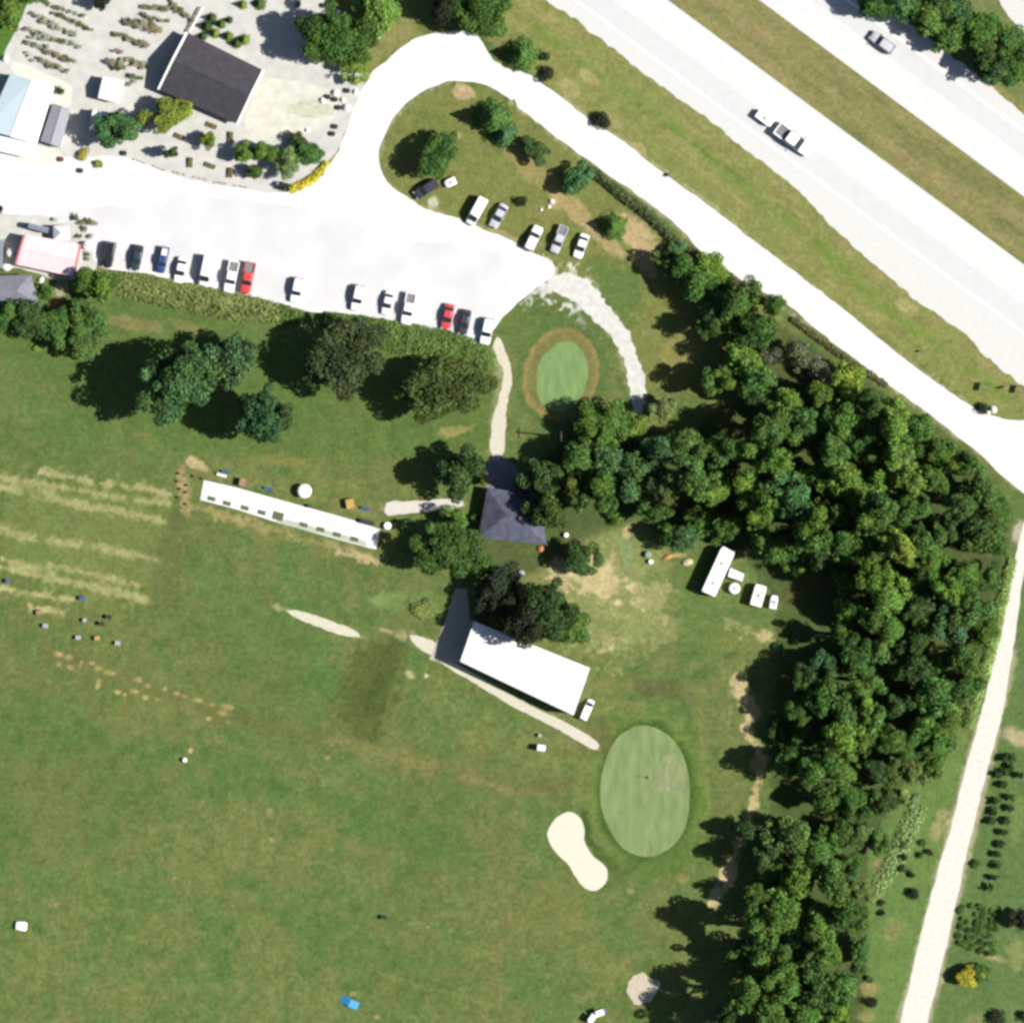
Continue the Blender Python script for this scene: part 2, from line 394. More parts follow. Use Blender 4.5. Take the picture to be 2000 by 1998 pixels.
# ground under the wood and beside the farm track
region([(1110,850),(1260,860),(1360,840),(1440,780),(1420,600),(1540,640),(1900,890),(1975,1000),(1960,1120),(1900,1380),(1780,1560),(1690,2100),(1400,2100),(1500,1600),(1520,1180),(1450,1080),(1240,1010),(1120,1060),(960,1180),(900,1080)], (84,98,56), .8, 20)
region([(1985,1050),(1900,1400),(1740,2400),(2800,2400),(2800,900)], (106,130,76), .9)
region([(1780,1500),(1890,1430),(1830,1700),(1770,2000),(1690,2000),(1690,1800),(1700,1650)], (116,142,78), .9)
for e in [(1985,1440,34,20,20,(206,188,152)),(1930,1865,60,10,22,(186,176,124)),(1830,1620,20,30,15,(176,166,112)),(1745,1820,26,34,0,(146,146,94)),(1700,1930,24,22,0,(170,150,104)),(1690,1985,26,16,0,(160,156,96)),(1985,1600,20,60,10,(132,146,84)),
          (1985,1860,20,40,0,(150,156,98)),(1975,1980,40,30,0,(122,138,86)),(1900,1990,30,20,0,(146,144,92)),(1720,1690,16,14,0,(160,140,104)),(1840,1590,14,20,0,(186,170,120)),(1990,1040,14,30,10,(216,204,180)),(1990,1800,14,30,0,(60,70,44))]:
    ell(*e[:5], e[5], .8, .6)
# dusty margins along the gravel and paths
for pts, w in [([(968,690),(984,745),(970,815),(968,890)],16),([(1100,545),(1165,590),(1215,670),(1242,760),(1256,815)],19),([(752,993),(905,985)],13),([(850,1285),(1000,1362),(1100,1418),(1165,1458)],11),([(545,1188),(650,1222),(715,1248)],8),([(780,1232),(855,1268)],12)]:
    stroke(pts, w, (172,170,120), .75, 12, 14)
#
for pts, w in [([(1000,140),(1110,200),(1230,285),(1400,410),(1560,540),(1740,680),(1905,802)],7),([(1000,200),(1130,302),(1260,392),(1440,541),(1604,655),(1785,790),(1920,890),(1990,955)],7),
               ([(830,75),(748,125),(700,190),(668,280),(640,330),(570,372)],6),([(890,156),(816,184),(760,245),(740,310),(765,368),(837,412),(940,448),(1010,480)],6),
               ([(1915,1400),(1831,1703),(1757,1998)],10),([(1979,1275),(1900,1617),(1810,1998)],14)]:
    stroke(pts, w, (196,184,150), .8, 10, 8)
me = bpy.data.meshes.new('ground')
idx = np.arange(NX*NY).reshape(NY, NX)
q = np.stack([idx[:-1,:-1], idx[:-1,1:], idx[1:,1:], idx[1:,:-1]], -1).reshape(-1, 4)
co = np.stack([X, Y, np.zeros_like(X)], -1).reshape(-1, 3).astype(np.float32)
me.vertices.add(NX*NY); me.vertices.foreach_set('co', co.ravel())
me.loops.add(q.size); me.loops.foreach_set('vertex_index', q.ravel().astype(np.int32))
me.polygons.add(len(q)); me.polygons.foreach_set('loop_start', np.arange(0, q.size, 4, dtype=np.int32))
me.update(calc_edges=True)
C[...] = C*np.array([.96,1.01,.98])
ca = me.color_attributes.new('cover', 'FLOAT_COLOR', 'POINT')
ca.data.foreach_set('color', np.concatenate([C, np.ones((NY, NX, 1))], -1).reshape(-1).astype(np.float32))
gm = bpy.data.materials.new('turf_and_soil'); gm.use_nodes = True
nt = gm.node_tree; b = nt.nodes['Principled BSDF']; b.inputs['Roughness'].default_value = .95; b.inputs['Specular IOR Level'].default_value = .05
at = nt.nodes.new('ShaderNodeAttribute'); at.attribute_name = 'cover'
tc = nt.nodes.new('ShaderNodeTexCoord'); src = at.outputs['Color']
for scl, lo, hi in [(1.1, .80, 1.20), (.33, .87, 1.13), (3.2, .82, 1.18)]:
    n = nt.nodes.new('ShaderNodeTexNoise'); n.inputs['Scale'].default_value = scl; n.inputs['Detail'].default_value = 5; n.inputs['Roughness'].default_value = .6
    nt.links.new(tc.outputs['Object'], n.inputs['Vector'])
    mr = nt.nodes.new('ShaderNodeMapRange'); mr.inputs[1].default_value = .32; mr.inputs[2].default_value = .68; mr.inputs[3].default_value = lo; mr.inputs[4].default_value = hi
    nt.links.new(n.outputs['Fac'], mr.inputs[0])
    vm = nt.nodes.new('ShaderNodeVectorMath'); vm.operation = 'SCALE'
    nt.links.new(src, vm.inputs[0]); nt.links.new(mr.outputs[0], vm.inputs['Scale']); src = vm.outputs[0]
nt.links.new(src, b.inputs['Base Color'])
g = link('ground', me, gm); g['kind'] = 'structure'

# ------------------------------------------------------------------ roads, gravel, paths, greens
m_conc = mat('pale_concrete_paving', A(247,247,246), .8, .3, var=.035, scale=.6)
m_lane = mat('worn_concrete_lane', A(238,239,238), .8, .3, var=.03, scale=.5)
m_line = mat('white_road_paint', (.8,.8,.78), .6, .3, var=.05, scale=2)
m_lineY = mat('pale_yellow_road_paint', (.72,.70,.56), .6, .3, var=.05, scale=2)
m_shold = mat('gravel_shoulder', A(244,243,239), .95, .1, var=.035, scale=1.2)
m_grav = mat('white_limestone_gravel', (.50,.495,.485), .95, .1, var=.07, scale=.35)
m_lot = mat('grey_white_gravel', A(246,245,247), .95, .1, var=.06, scale=.16)
m_yard = mat('nursery_gravel', A(229,228,221), .95, .1, var=.10, scale=.5)
m_path = mat('cream_path', A(236,230,208), .95, .1, var=.08, scale=1.5)
m_track = mat('white_farm_track', A(250,246,236), .95, .1, var=.07, scale=1.2)
m_grassy = mat('mown_grass', A(136,140,80), .95, .05, var=.16, scale=.6)
m_green = mat('putting_green_turf', A(140,170,108), .95, .05, var=.17, scale=.6, stretch=(1.6,.45,1))
m_green2 = mat('mown_green_turf', A(146,166,110), .95, .05, var=.18, scale=.5, stretch=(1.5,.4,1))
m_sand = mat('bunker_sand', A(253,246,224), .95, .05, var=.03, scale=1)
m_slab = mat('white_concrete_slab', (.50,.50,.49), .8, .2, var=.05, scale=1)
m_slabd = mat('weathered_concrete', A(206,204,190), .85, .2, var=.08, scale=1)

def hw(x0, s, t):                     # point at distance s across / t along a carriageway
    return (x0 + .596*s + .803*t, -.803*s + .596*t)
def hband(name, x0, s0, s1, t0, t1, z, m): return sheet(name, [hw(x0,s0,t0), hw(x0,s1,t0), hw(x0,s1,t1), hw(x0,s0,t1)], z, m)
outer = [(940,-110),(1065,0),(1158,62),(1199,98),(1280,161),(1363,218),(1492,320),(1531,347),(1604,420),(1637,452),(1681,495),(1754,554),(1793,592),(1837,618),(1889,655),(1940,709),(1992,750),(2060,800),(2600,1205)]
o_r = ragged(outer[::1]+[hw(1303,-100,1700),hw(1303,-100,-300)], 4.5, 7, 1, .06)
sheet('gravel_shoulder', o_r, .02, m_shold)
hband('highway_southbound', 1303, -112, 0, -900, 1900, .045, m_conc)
hband('highway_northbound', 1482, 0, 106, -900, 1900, .045, m_conc)
far_o = [hw(1482,100,-300),hw(1482,118,-100),hw(1482,135,0),hw(1482,138,150),hw(1482,140,300),hw(1482,134,450),hw(1482,130,600),hw(1482,128,900),hw(1482,100,900)]
sheet('gravel_verge', ragged(far_o, 4, 7, 1, .06, 4), .02, m_shold)
sheet('far_gravel_yard', ragged([(1935,-80),(1950,5),(1975,40),(2010,72),(2200,200),(2300,-80)], 3, 7), .02, m_shold)
hband('highway_lane_southbound', 1303, -104, -63, -900, 1900, .06, m_lane)
hband('highway_lane_northbound', 1482, 62, 98, -900, 1900, .06, m_lane)
mk = []
for (x0, s, w, mm) in [(1303,-107,3,'w'),(1303,-21,2.2,'y'),(1482,19,2.2,'y'),(1482,102,2.6,'w')]:
    o = hband('lane_markings', x0, s-w/2, s+w/2, -900, 1900, .075, m_line if mm == 'w' else m_lineY)
mb = MB()
for x0, s, ph in [(1303,-60,20),(1482,58,30)]:
    for k in range(-7, 16):
        t = ph + k*122
        q4 = [P(*hw(x0,s-1.1,t)), P(*hw(x0,s+1.1,t)), P(*hw(x0,s+1.1,t+32)), P(*hw(x0,s-1.1,t+32))]
        mb.add([(v.x,v.y,.078) for v in q4], [(0,3,2,1)])
o = mb.build('lane_markings', m_line); o['kind'] = 'structure'

# service road, loop and car park
sr_up = [(1000,136),(1026,140),(1065,168),(1104,197),(1145,230),(1181,254),(1223,280),(1298,342),(1389,404),(1500,493),(1630,590),(1733,675),(1811,735),(1904,800),(1940,813),(1979,823),(2060,815),(2300,780),
         (2300,1180),(2060,1010),(1985,952),(1953,927),(1914,885),(1876,857),(1837,826),(1785,787),(1707,730),(1604,652),(1536,590),(1500,577),(1440,541),(1363,489),(1337,451),(1259,389),(1181,337),(1130,300),(1052,241),(1000,202)]
loop = [(1012,205),(958,168),(930,162),(905,160),(880,157),(857,165),(816,184),(780,215),(759,246),(748,272),(738,300),(741,321),(749,347),(767,368),(798,389),(837,412),(889,425),(940,446),(1000,470),(1040,495),(1075,508),(1088,528),(1070,548),(1035,572),(1012,592),(985,615),(968,640),(940,678),
        (914,662),(837,650),(733,622),(655,612),(610,610),(565,600),(500,587),(401,564),(324,546),(285,533),(215,527),(185,520),(178,470),(150,425),(60,420),(-300,400),(-300,280),(0,300),(120,310),(250,305),(300,330),(389,357),(480,370),(539,378),(570,374),(604,357),(640,329),(661,298),(668,278),(680,243),(694,202),(716,155),(735,133),(760,118),(785,91),(815,74),(850,66),(900,60),(930,66),(951,101),(971,127),(1012,140)]
sheet('service_road', ragged(sr_up, 2.0, 8, 1, .05, 2), .03, m_grav)
sheet('gravel_car_park', ragged(loop, 2.4, 8, 1, .05, 3), .048, m_grav)
sheet('worn_gravel', ragged([(60,425),(240,400),(420,380),(560,400),(700,420),(760,480),(900,470),(1010,520),(980,600),(950,650),(840,640),(640,600),(480,575),(320,535),(190,510),(160,440)], 14, 12, 2, .02, 9), .055, m_lot)
sheet('farm_track', ragged([(2010,985),(1994,1040),(1974,1133),(1953,1237),(1915,1400),(1884,1502),(1862,1601),(1831,1703),(1803,1802),(1779,1911),(1757,1998),(1720,2200),(1775,2200),(1810,1998),(1838,1895),(1856,1818),(1878,1710),(1900,1617),(1927,1508),(1957,1400),(1979,1275),(2000,1107),(2030,1000)], 1.8, 8, 1, .05, 5), .02, m_track)
# nursery yard
yard = [(62,-20),(45,30),(15,95),(-20,150),(-300,200),(-300,330),(0,330),(200,322),(300,345),(420,372),(520,388),(560,378),(610,345),(640,318),(662,292),(676,252),(692,206),(714,162),(706,140),(660,110),(640,60),(655,40),(640,10),(640,-200),(62,-200)]
sheet('nursery_yard', ragged(yard, 3, 8, 1, .05, 6), .02, m_yard)
sheet('pale_gravel_bed', ragged([(505,150),(560,158),(640,168),(665,200),(650,240),(600,262),(540,262),(490,285),(470,255),(490,200)], 5, 8, 2, .04, 6), .035, mat('pale_lime_gravel', A(243,241,226), .95, .1, var=.12, scale=.6))
sheet('weedy_patch', ragged([(570,205),(600,195),(640,200),(655,215),(630,235),(580,228),(560,215)], 9, 6, 1, .06, 8), .045, mat('sparse_weeds', A(222,226,200), .95, .1, var=.18, scale=1.2))
sheet('greenhouse_apron', ragged([(25,118),(60,132),(130,160),(142,175),(138,214),(100,200),(60,160),(20,142)], 2, 8), .035, mat('cream_concrete', A(252,248,234), .9, .1, var=.05, scale=1))
sheet('greenhouse_apron', ragged([(45,292),(90,286),(122,296),(125,318),(60,322),(20,310)], 3, 8), .058, mat('cream_concrete'))
sheet('shop_forecourt', ragged([(-60,405),(60,405),(150,412),(192,430),(196,525),(160,530),(150,548),(100,545),(60,528),(20,524),(-60,520)], 3, 8, 1, .05, 7), .044, m_yard)
# kerb of edging stones at the nursery front
st0 = None
for i, p in enumerate(resample([(262,312),(300,326),(360,342),(430,358),(490,368)], 9, False)):
    if i % 4 == 3: continue
    if st0 is None:
        st0 = MB().loft([[(-.36,-.17,0),(.36,-.17,0),(.36,.17,0),(-.36,.17,0)],[(-.3,-.13,.2),(.3,-.13,.2),(.3,.13,.2),(-.3,.13,.2)]]).build('edging_stone', mat('tan_stone', A(200,188,168), .9, .1, var=.2, scale=2))
        o = st0
    else: o = st0.copy(); COL.objects.link(o)
    o.location = P(p.x+rng.uniform(-1,1), p.y+rng.uniform(-1,1), .02); o.rotation_euler = (0,0,R(-16+rng.uniform(-15,15)))
    tag(o, 'tan edging stone in the broken line between nursery yard and car park', 'stone', 'edging stones')
# paths
sheet('path', ragged([(960,672),(971,700),(982,722),(984,745),(975,775),(964,810),(960,835),(956,893),(984,896),(990,835),(987,800),(995,770),(1000,745),(998,715),(990,690),(975,655)], 3, 6, 1, .08, 1), .022, m_path)
sheet('path', ragged([(1098,528),(1140,545),(1165,560),(1189,600),(1220,636),(1243,683),(1256,730),(1264,774),(1252,812),(1268,822),(1262,832),(1240,815),(1236,790),(1230,761),(1220,709),(1202,668),(1166,631),(1135,600),(1095,575),(1060,560)], 6.5, 5, 1, .09, 2), .024, mat('bright_gravel_path', A(240,239,232), .95, .1, var=.12, scale=.8))
sheet('path', ragged([(750,995),(757,979),(800,980),(903,972),(905,992),(840,998),(772,1006),(755,1008)], 1.8, 6, 1, .08, 3), .022, mat('pinkish_concrete', A(240,232,222), .9, .1, var=.06, scale=1.5))
sheet('path', ragged([(845,1281),(862,1281),(920,1312),(1000,1358),(1060,1390),(1100,1408),(1140,1430),(1172,1452),(1168,1466),(1145,1458),(1100,1430),(1046,1402),(997,1378),(925,1332),(880,1308)], 1.6, 6, 1, .08, 4), .024, m_path)
sheet('path', ragged([(558,1190),(600,1196),(650,1212),(704,1238),(702,1248),(650,1236),(600,1216),(566,1200)], 2.5, 6, 1, .08, 5), .022, m_path)
sheet('path', ragged([(798,1236),(858,1256),(850,1282),(838,1278),(805,1256)], 2.5, 6, 1, .08, 6), .022, m_path)
sheet('paved_apron', ragged([(889,1150),(912,1150),(918,1212),(935,1215),(905,1296),(838,1288),(870,1212)], 1, 8, 0), .03, m_slabd)
sheet('paved_terrace', ragged([(955,893),(985,893),(1010,915),(1040,960),(950,962),(948,930)], 1.5, 8, 0), .02, mat('blue_grey_paving', A(150,150,160), .9, .1, var=.1, scale=1))
# putting greens, bunker, spoil heap
def oval(cx, cy, rx, ry, rot, n=64):
    a = R(rot); out = []
    for i in range(n):
        t = 2*math.pi*i/n; x = rx*math.cos(t); y = ry*math.sin(t)
        out.append((cx+x*math.cos(a)-y*math.sin(a), cy+x*math.sin(a)+y*math.cos(a)))
    return out
sheet('putting_green', ragged(oval(1097,737,50,70,13), 3, 7, 0, .02, 1), .02, m_green)
sheet('putting_green', ragged(oval(1261,1546,88,130,-2), 3, 8, 0, .02, 2), .02, m_green2)
sheet('worn_turf', ragged([(1285,1480),(1318,1462),(1334,1500),(1336,1535),(1310,1550),(1270,1532),(1290,1505)], 9, 5, 1, .06, 2), .026, mat('worn_green_turf', A(156,168,120), .95, .05, var=.2, scale=.8, stretch=(1.5,.5,1)))
bk = [(1115,1583),(1134,1594),(1142,1620),(1141,1645),(1155,1669),(1183,1691),(1189,1710),(1180,1731),(1161,1742),(1136,1731),(1121,1707),(1108,1685),(1080,1660),(1068,1635),(1074,1611),(1093,1590)]
sheet('sand_bunker', ragged(bk, 1.4, 5, 1, .05, 3), .03, m_sand)
sheet('sand_patch', ragged([(1222,1928),(1240,1903),(1255,1897),(1275,1912),(1294,1918),(1286,1936),(1270,1955),(1245,1968),(1232,1950)], 4, 5, 1, .08, 4), .022, mat('dusty_sand', A(222,210,186), .95, .1, var=.15, scale=1.5))
# ------------------------------------------------------------------ vegetation prototypes
def leaf_mesh(name, centers, normals, sizes, tints):
    n = len(centers)
    nn = normals / np.linalg.norm(normals, axis=1, keepdims=True)
    ref = nrg.normal(size=(n, 3)); u = np.cross(nn, ref); u /= np.linalg.norm(u, axis=1, keepdims=True)+1e-9
    w = np.cross(nn, u); s = sizes[:, None]*.5
    asp = nrg.uniform(.55, 1.0, size=(n, 1))
    quad = np.stack([centers-u*s, centers-w*s*asp, centers+u*s, centers+w*s*asp], 1).reshape(-1, 3)
    me = bpy.data.meshes.new(name)
    me.vertices.add(4*n); me.vertices.foreach_set('co', quad.astype(np.float32).ravel())
    me.loops.add(4*n); me.loops.foreach_set('vertex_index', np.arange(4*n, dtype=np.int32))
    me.polygons.add(n); me.polygons.foreach_set('loop_start', np.arange(0, 4*n, 4, dtype=np.int32))
    me.update(calc_edges=True)
    a = me.color_attributes.new('leaf_tint', 'FLOAT_COLOR', 'POINT')
    t4 = np.repeat(np.concatenate([tints, np.ones((n, 1))], 1), 4, axis=0)
    a.data.foreach_set('color', t4.astype(np.float32).ravel())
    me.materials.append(LEAF)
    return me
def tint_of(b, warm):                 # brightness and yellowing of a clump's own leaves
    return np.stack([b*(1+.17*warm), b*(1+.02*warm), b*(1-.16*warm)], 1)
def crown_mesh(name, seed, n_lobe=30, flat=1.0, spread=1.0, leaf=.085, n_leaf=8500, asym=.22, lr=(.20, .40)):
    r = np.random.default_rng(seed)
    cs = []; rs = []
    ax = r.uniform(-asym, asym, 4)
    for i in range(n_lobe):
        th = r.uniform(0, 2*math.pi); ph = math.acos(r.uniform(-.55, 1))
        rad = r.uniform(.36, .80)*(1+ax[0]*math.cos(th)+ax[1]*math.sin(th)+ax[2]*math.cos(2*th)+ax[3]*math.sin(2*th))
        cs.append((rad*math.sin(ph)*math.cos(th)*spread, rad*math.sin(ph)*math.sin(th)*spread, rad*math.cos(ph)*flat)); rs.append(r.uniform(*lr))
    cs += [(0, 0, 0), (0, 0, .3*flat)]; rs += [.5, .42]
    cs = np.array(cs); rs = np.array(rs)
    k = np.random.default_rng(seed+1).choice(len(rs), n_leaf, p=rs**2/(rs**2).sum())
    d = r.normal(size=(n_leaf, 3)); d /= np.linalg.norm(d, axis=1, keepdims=True)
    shell = rs[k][:, None]*r.uniform(.72, 1.08, (n_leaf, 1))
    c = cs[k]+d*shell*np.array([1, 1, .9])
    nor = d+r.normal(size=(n_leaf, 3))*.6+np.array([0, 0, .0])
    lb = r.uniform(.72, 1.28, len(rs)); lw = r.uniform(-.8, 1.0, len(rs))
    b = lb[k]*r.uniform(.65, 1.35, n_leaf); w = lw[k]+r.uniform(-.6, .6, n_leaf)
    sz = leaf*r.uniform(.6, 1.5, n_leaf)
    return leaf_mesh(name, c, nor, sz, tint_of(b, w))
def cone_mesh(name, seed, n_leaf=5500, leaf=.10, tiers=9):
    r = np.random.default_rng(seed); C0 = []; N0 = []
    t = r.uniform(0, 1, n_leaf)**1.35; th = r.uniform(0, 2*math.pi, n_leaf)
    tier = (t*tiers) % 1.0
    rad = (1-t)*(.72+.28*(1-tier))*(1+.14*np.sin(th*5+t*31)+.1*np.sin(th*9-t*17))*r.uniform(.6, 1.04, n_leaf)
    c = np.stack([rad*np.cos(th), rad*np.sin(th), t*2.4-.6], 1)
    nor = np.stack([np.cos(th), np.sin(th), np.full(n_leaf, .75)], 1)+r.normal(size=(n_leaf, 3))*.4
    b = r.uniform(.6, 1.35, n_leaf)*(.85+.3*np.sin(th*5+t*31)); w = r.uniform(-.8, .8, n_leaf)
    return leaf_mesh(name, c, nor, leaf*r.uniform(.6, 1.4, n_leaf), tint_of(b, w))
def bush_mesh(name, seed, n_leaf=1500, leaf=.16):
    return crown_mesh(name, seed, 9, .75, 1.0, leaf, n_leaf, .15, (.32, .55))
CR = [crown_mesh('crown', 100+i, n_lobe=30+5*(i % 4), n_leaf=9500, leaf=.085, lr=(.10, .36), asym=.34) for i in range(9)]
CRW = [crown_mesh('crown', 200+i, n_lobe=60, n_leaf=17000, leaf=.062, flat=.75, lr=(.07, .27), asym=.34) for i in range(3)]   # wide old lawn trees
CRS = [crown_mesh('crown', 300+i, n_lobe=16, n_leaf=4200, leaf=.07, lr=(.12, .26), asym=.35) for i in range(2)]              # thin, sparse
CN = [cone_mesh('crown', 400+i) for i in range(3)]
BU = [bush_mesh('foliage', 500+i) for i in range(5)]
def trunk_mesh(seed, h=1.0):
    r = random.Random(seed); mb = MB()
    mb.tube((0,0,-.02), (0,0,.30), .042, .033); mb.tube((0,0,.30), (.02,.01,.62), .033, .018)
    for k in range(5):
        a = k*1.26+r.uniform(-.3,.3); z = r.uniform(.30,.5)
        mb.tube((0,0,z), (.20*math.cos(a), .20*math.sin(a), z+.22), .016, .006, 6)
    return mb.mesh('trunk')
TR = [trunk_mesh(i) for i in range(3)]
m_bark = mat('bark', (.10,.075,.05), .95, .05, var=.3, scale=4)
for t_ in TR: t_.materials.append(m_bark)
TONE = {'g': (88,124,58), 'b': (106,142,62), 't': (84,122,74), 'o': (88,112,58), 'd': (72,100,52), 'y': (130,154,64), 'br': (84,98,60), 'gr': (116,128,100), 'p': (130,152,88), 'yy': (196,184,72), 'k': (52,62,42)}
WORD = {'g': 'mid green', 'b': 'bright green', 't': 'bluish green', 'o': 'dull olive green', 'd': 'dark green', 'y': 'yellow-green', 'br': 'brownish olive', 'gr': 'greyish half-bare', 'p': 'pale green', 'yy': 'golden yellow', 'k': 'blackish green'}
def tcol(tone):
    c = A(*TONE[tone]); f = rng.uniform(.82, 1.22)*1.38
    return (c[0]*f*rng.uniform(.92,1.1), c[1]*f, c[2]*f*rng.uniform(.85,1.1))
def tree(px, py, r, h, tone='g', kind='round', label='', group=None, cat='tree'):
    """r in survey units; the crown's own mid-height is about .62 h for lawn trees"""
    name = {'round': 'tree', 'wide': 'lawn_tree', 'cone': 'conifer_tree', 'thin': 'sparse_tree'}[kind]
    root = thing(name, label, cat, P(px, py), 0, group)
    rm = r/10.0; rz = rng.uniform(0, 6.28)
    tr = link('trunk', rng.choice(TR), None, root); tr.scale = (h*.9, h*.9, h); tr.rotation_euler = (0,0,rng.uniform(0,6))
    lib = {'round': CR, 'wide': CRW, 'cone': CN, 'thin': CRS}[kind]
    cr = link('crown', rng.choice(lib), None, root)
    if kind == 'cone':
        cr.scale = (rm, rm, h/2.45); cr.location = (0,0,h*.27)
    else:
        el = rng.uniform(.86, 1.16); ch = min(h*.44, rm*1.35); cr.scale = (rm*el, rm/el*1.02, ch); cr.location = (0,0,h-ch*.98)
    cr.rotation_euler = (0,0,rz); c = tcol(tone)
    if kind == 'wide': c = tuple(v*.74 for v in c)
    cr.color = (*c, 1); root.color = (*c, 1)
    return root
def bush(px, py, r, h, tone, label, group=None, name='shrub', cat='shrub'):
    o = link(name, rng.choice(BU)); o.location = P(px, py, h*.42); o.scale = (r/10*.95, r/10*.95, h*.62)
    o.rotation_euler = (0,0,rng.uniform(0,6.28)); o.color = (*tcol(tone), 1)
    return tag(o, label, cat, group)

# --- the wood
LM = {'the white motorhome': (1400,1115), 'the small putting green': (1100,735), 'the large putting green': (1262,1546), 'the bottom edge beside the farm track': (1780,2010),
      'the farm track and service road junction': (1990,960), 'the end of the curved gravel path': (1260,830), 'the service road above the wood': (1600,650), 'the dark hipped house roof': (1000,1005), 'the rusty brown soil patch': (1560,1150), 'the bend of the farm track': (1900,1380), 'the sandy patch near the bottom': (1255,1930)}
W = [(1352,545,42,9,'g'),(1388,528,34,8,'b'),(1300,520,24,8,'o'),(1395,600,38,9,'t'),(1442,588,38,9,'g'),(1482,640,38,10,'g'),(1512,596,26,7,'g'),(1430,642,36,9,'b'),(1385,640,28,9,'o'),
 (1500,695,38,9,'gr'),(1556,690,38,9,'gr'),(1598,722,34,9,'gr'),(1448,700,36,9,'b'),(1412,742,34,9,'b'),(1474,748,36,10,'g'),(1540,782,40,11,'b'),(1600,775,40,11,'b'),(1655,756,36,11,'y'),(1702,790,36,10,'g'),
 (1642,818,40,12,'g'),(1562,845,42,12,'g'),(1620,878,40,12,'g'),(1680,868,40,12,'g'),(1742,828,38,11,'b'),(1790,848,36,10,'g'),(1745,888,40,12,'b'),(1832,882,36,10,'b'),(1872,912,34,9,'g'),(1820,935,38,11,'g'),(1912,948,34,9,'g'),
 (1942,995,34,8,'g'),(1880,985,40,11,'o'),(1500,838,40,12,'g'),(1452,880,42,12,'g'),(1512,905,40,12,'b'),(1400,885,40,11,'g'),(1335,865,40,11,'g'),(1280,885,42,12,'t'),(1242,838,32,8,'b'),(1292,800,26,7,'p'),
 (1192,832,38,8,'b'),(1152,826,30,6,'b'),(1135,885,44,12,'g'),(1195,895,44,12,'t'),(1172,955,44,12,'g'),(1240,945,44,12,'t'),(1118,960,38,11,'o'),(1300,952,40,11,'o'),(1275,1000,34,8,'g'),(1352,935,42,12,'g'),(1395,962,40,12,'b'),
 (1450,952,42,13,'b'),(1482,1005,42,13,'b'),(1425,1022,38,9,'g'),(1372,1015,36,9,'g'),(1332,1045,30,7,'t'),(1300,1042,26,6,'g'),(1540,972,42,13,'t'),(1582,1022,42,13,'g'),(1552,1078,40,10,'g'),(1500,1062,40,9,'g'),(1592,935,40,12,'g'),
 (1652,935,42,13,'b'),(1712,945,42,13,'b'),(1772,935,40,12,'b'),(1775,992,38,11,'g'),(1642,1002,42,13,'o'),(1702,1012,42,14,'g'),(1680,1065,42,14,'g'),(1742,1045,40,13,'g'),(1705,1118,40,14,'b'),(1762,1078,32,12,'y'),(1732,1160,38,13,'b'),
 (1702,1212,34,12,'g'),(1738,1222,34,12,'b'),(1712,1268,34,11,'g'),(1662,1292,38,11,'g'),(1618,1302,32,10,'t'),(1692,1330,34,11,'b'),(1690,1385,36,11,'b'),(1642,1375,38,11,'g'),(1600,1372,34,10,'g'),(1632,1435,40,11,'b'),(1572,1432,36,10,'g'),
 (1642,1500,38,11,'b'),(1592,1500,38,11,'g'),(1540,1480,32,10,'g'),(1600,1562,36,11,'g'),(1538,1632,44,11,'o'),(1600,1655,40,12,'g'),(1562,1715,40,12,'b'),(1622,1715,36,12,'g'),(1655,1780,34,11,'g'),(1595,1785,40,13,'b'),(1518,1700,38,12,'g'),
 (1522,1765,38,13,'b'),(1482,1808,36,13,'g'),(1545,1845,40,13,'g'),(1612,1848,38,12,'b'),(1590,1912,42,12,'d'),(1532,1915,38,13,'b'),(1642,1918,36,11,'g'),(1492,1875,38,13,'g'),(1562,1978,40,13,'g'),(1632,1982,36,11,'b'),(1502,1965,38,13,'b'),(1455,1935,34,13,'g'),(1680,1850,24,6,'g'),
 (1838,1045,40,12,'o'),(1902,1052,38,10,'o'),(1945,1062,30,7,'g'),(1882,1120,38,10,'g'),(1930,1130,32,7,'g'),(1838,1150,38,11,'b'),(1900,1190,36,9,'g'),(1858,1225,36,10,'t'),(1925,1230,26,6,'g'),(1880,1290,36,9,'g'),(1840,1295,34,10,'g'),
 (1872,1345,34,8,'g'),(1822,1355,36,10,'g'),(1908,1330,24,6,'p'),(1848,1405,34,8,'b'),(1800,1412,34,9,'b'),(1885,1395,24,5,'p'),(1772,1450,34,9,'g'),(1822,1462,32,7,'g'),(1850,1455,22,5,'p'),(1780,1505,30,7,'p'),(1828,1505,22,4,'p'),(1738,1505,32,8,'o'),(1722,1565,32,8,'o'),(1768,1555,26,5,'p'),
 (1665,1560,30,8,'g'),(1680,1625,30,8,'o'),(1665,1690,28,7,'g'),(1700,1500,28,8,'d'),(1475,770,28,9,'d'),(1790,1250,28,8,'d'),(1795,1130,30,10,'d'),(1560,1345,22,5,'g'),(1555,1240,12,3,'t'),(1450,1620,24,6,'d'),(1500,1990,34,13,'g'),(1790,1185,34,9,'d'),(1782,1310,34,9,'d'),(1755,1375,34,9,'d'),(1742,1440,32,9,'g'),(1650,1130,34,9,'d'),(1660,1195,34,10,'g'),(1640,1240,32,9,'d'),(1575,1320,30,8,'d'),(1560,1390,28,8,'g'),(1525,1430,26,7,'d'),(1715,1430,34,10,'b'),(1690,1440,32,10,'g'),(1440,1860,32,11,'g'),(1475,1745,32,11,'g'),(1490,1670,30,9,'d'),(1420,1985,34,11,'d'),(1645,1620,30,9,'g'),(1690,1740,26,6,'p'),(1715,1640,26,6,'g'),(1660,1500,32,10,'g'),(1800,1210,32,10,'g'),(1800,1060,34,12,'g'),(1815,1100,34,11,'b'),(1600,1080,34,10,'d'),(1640,1065,36,12,'g'),(1450,2030,38,13,'g'),(1560,2040,38,13,'g')]
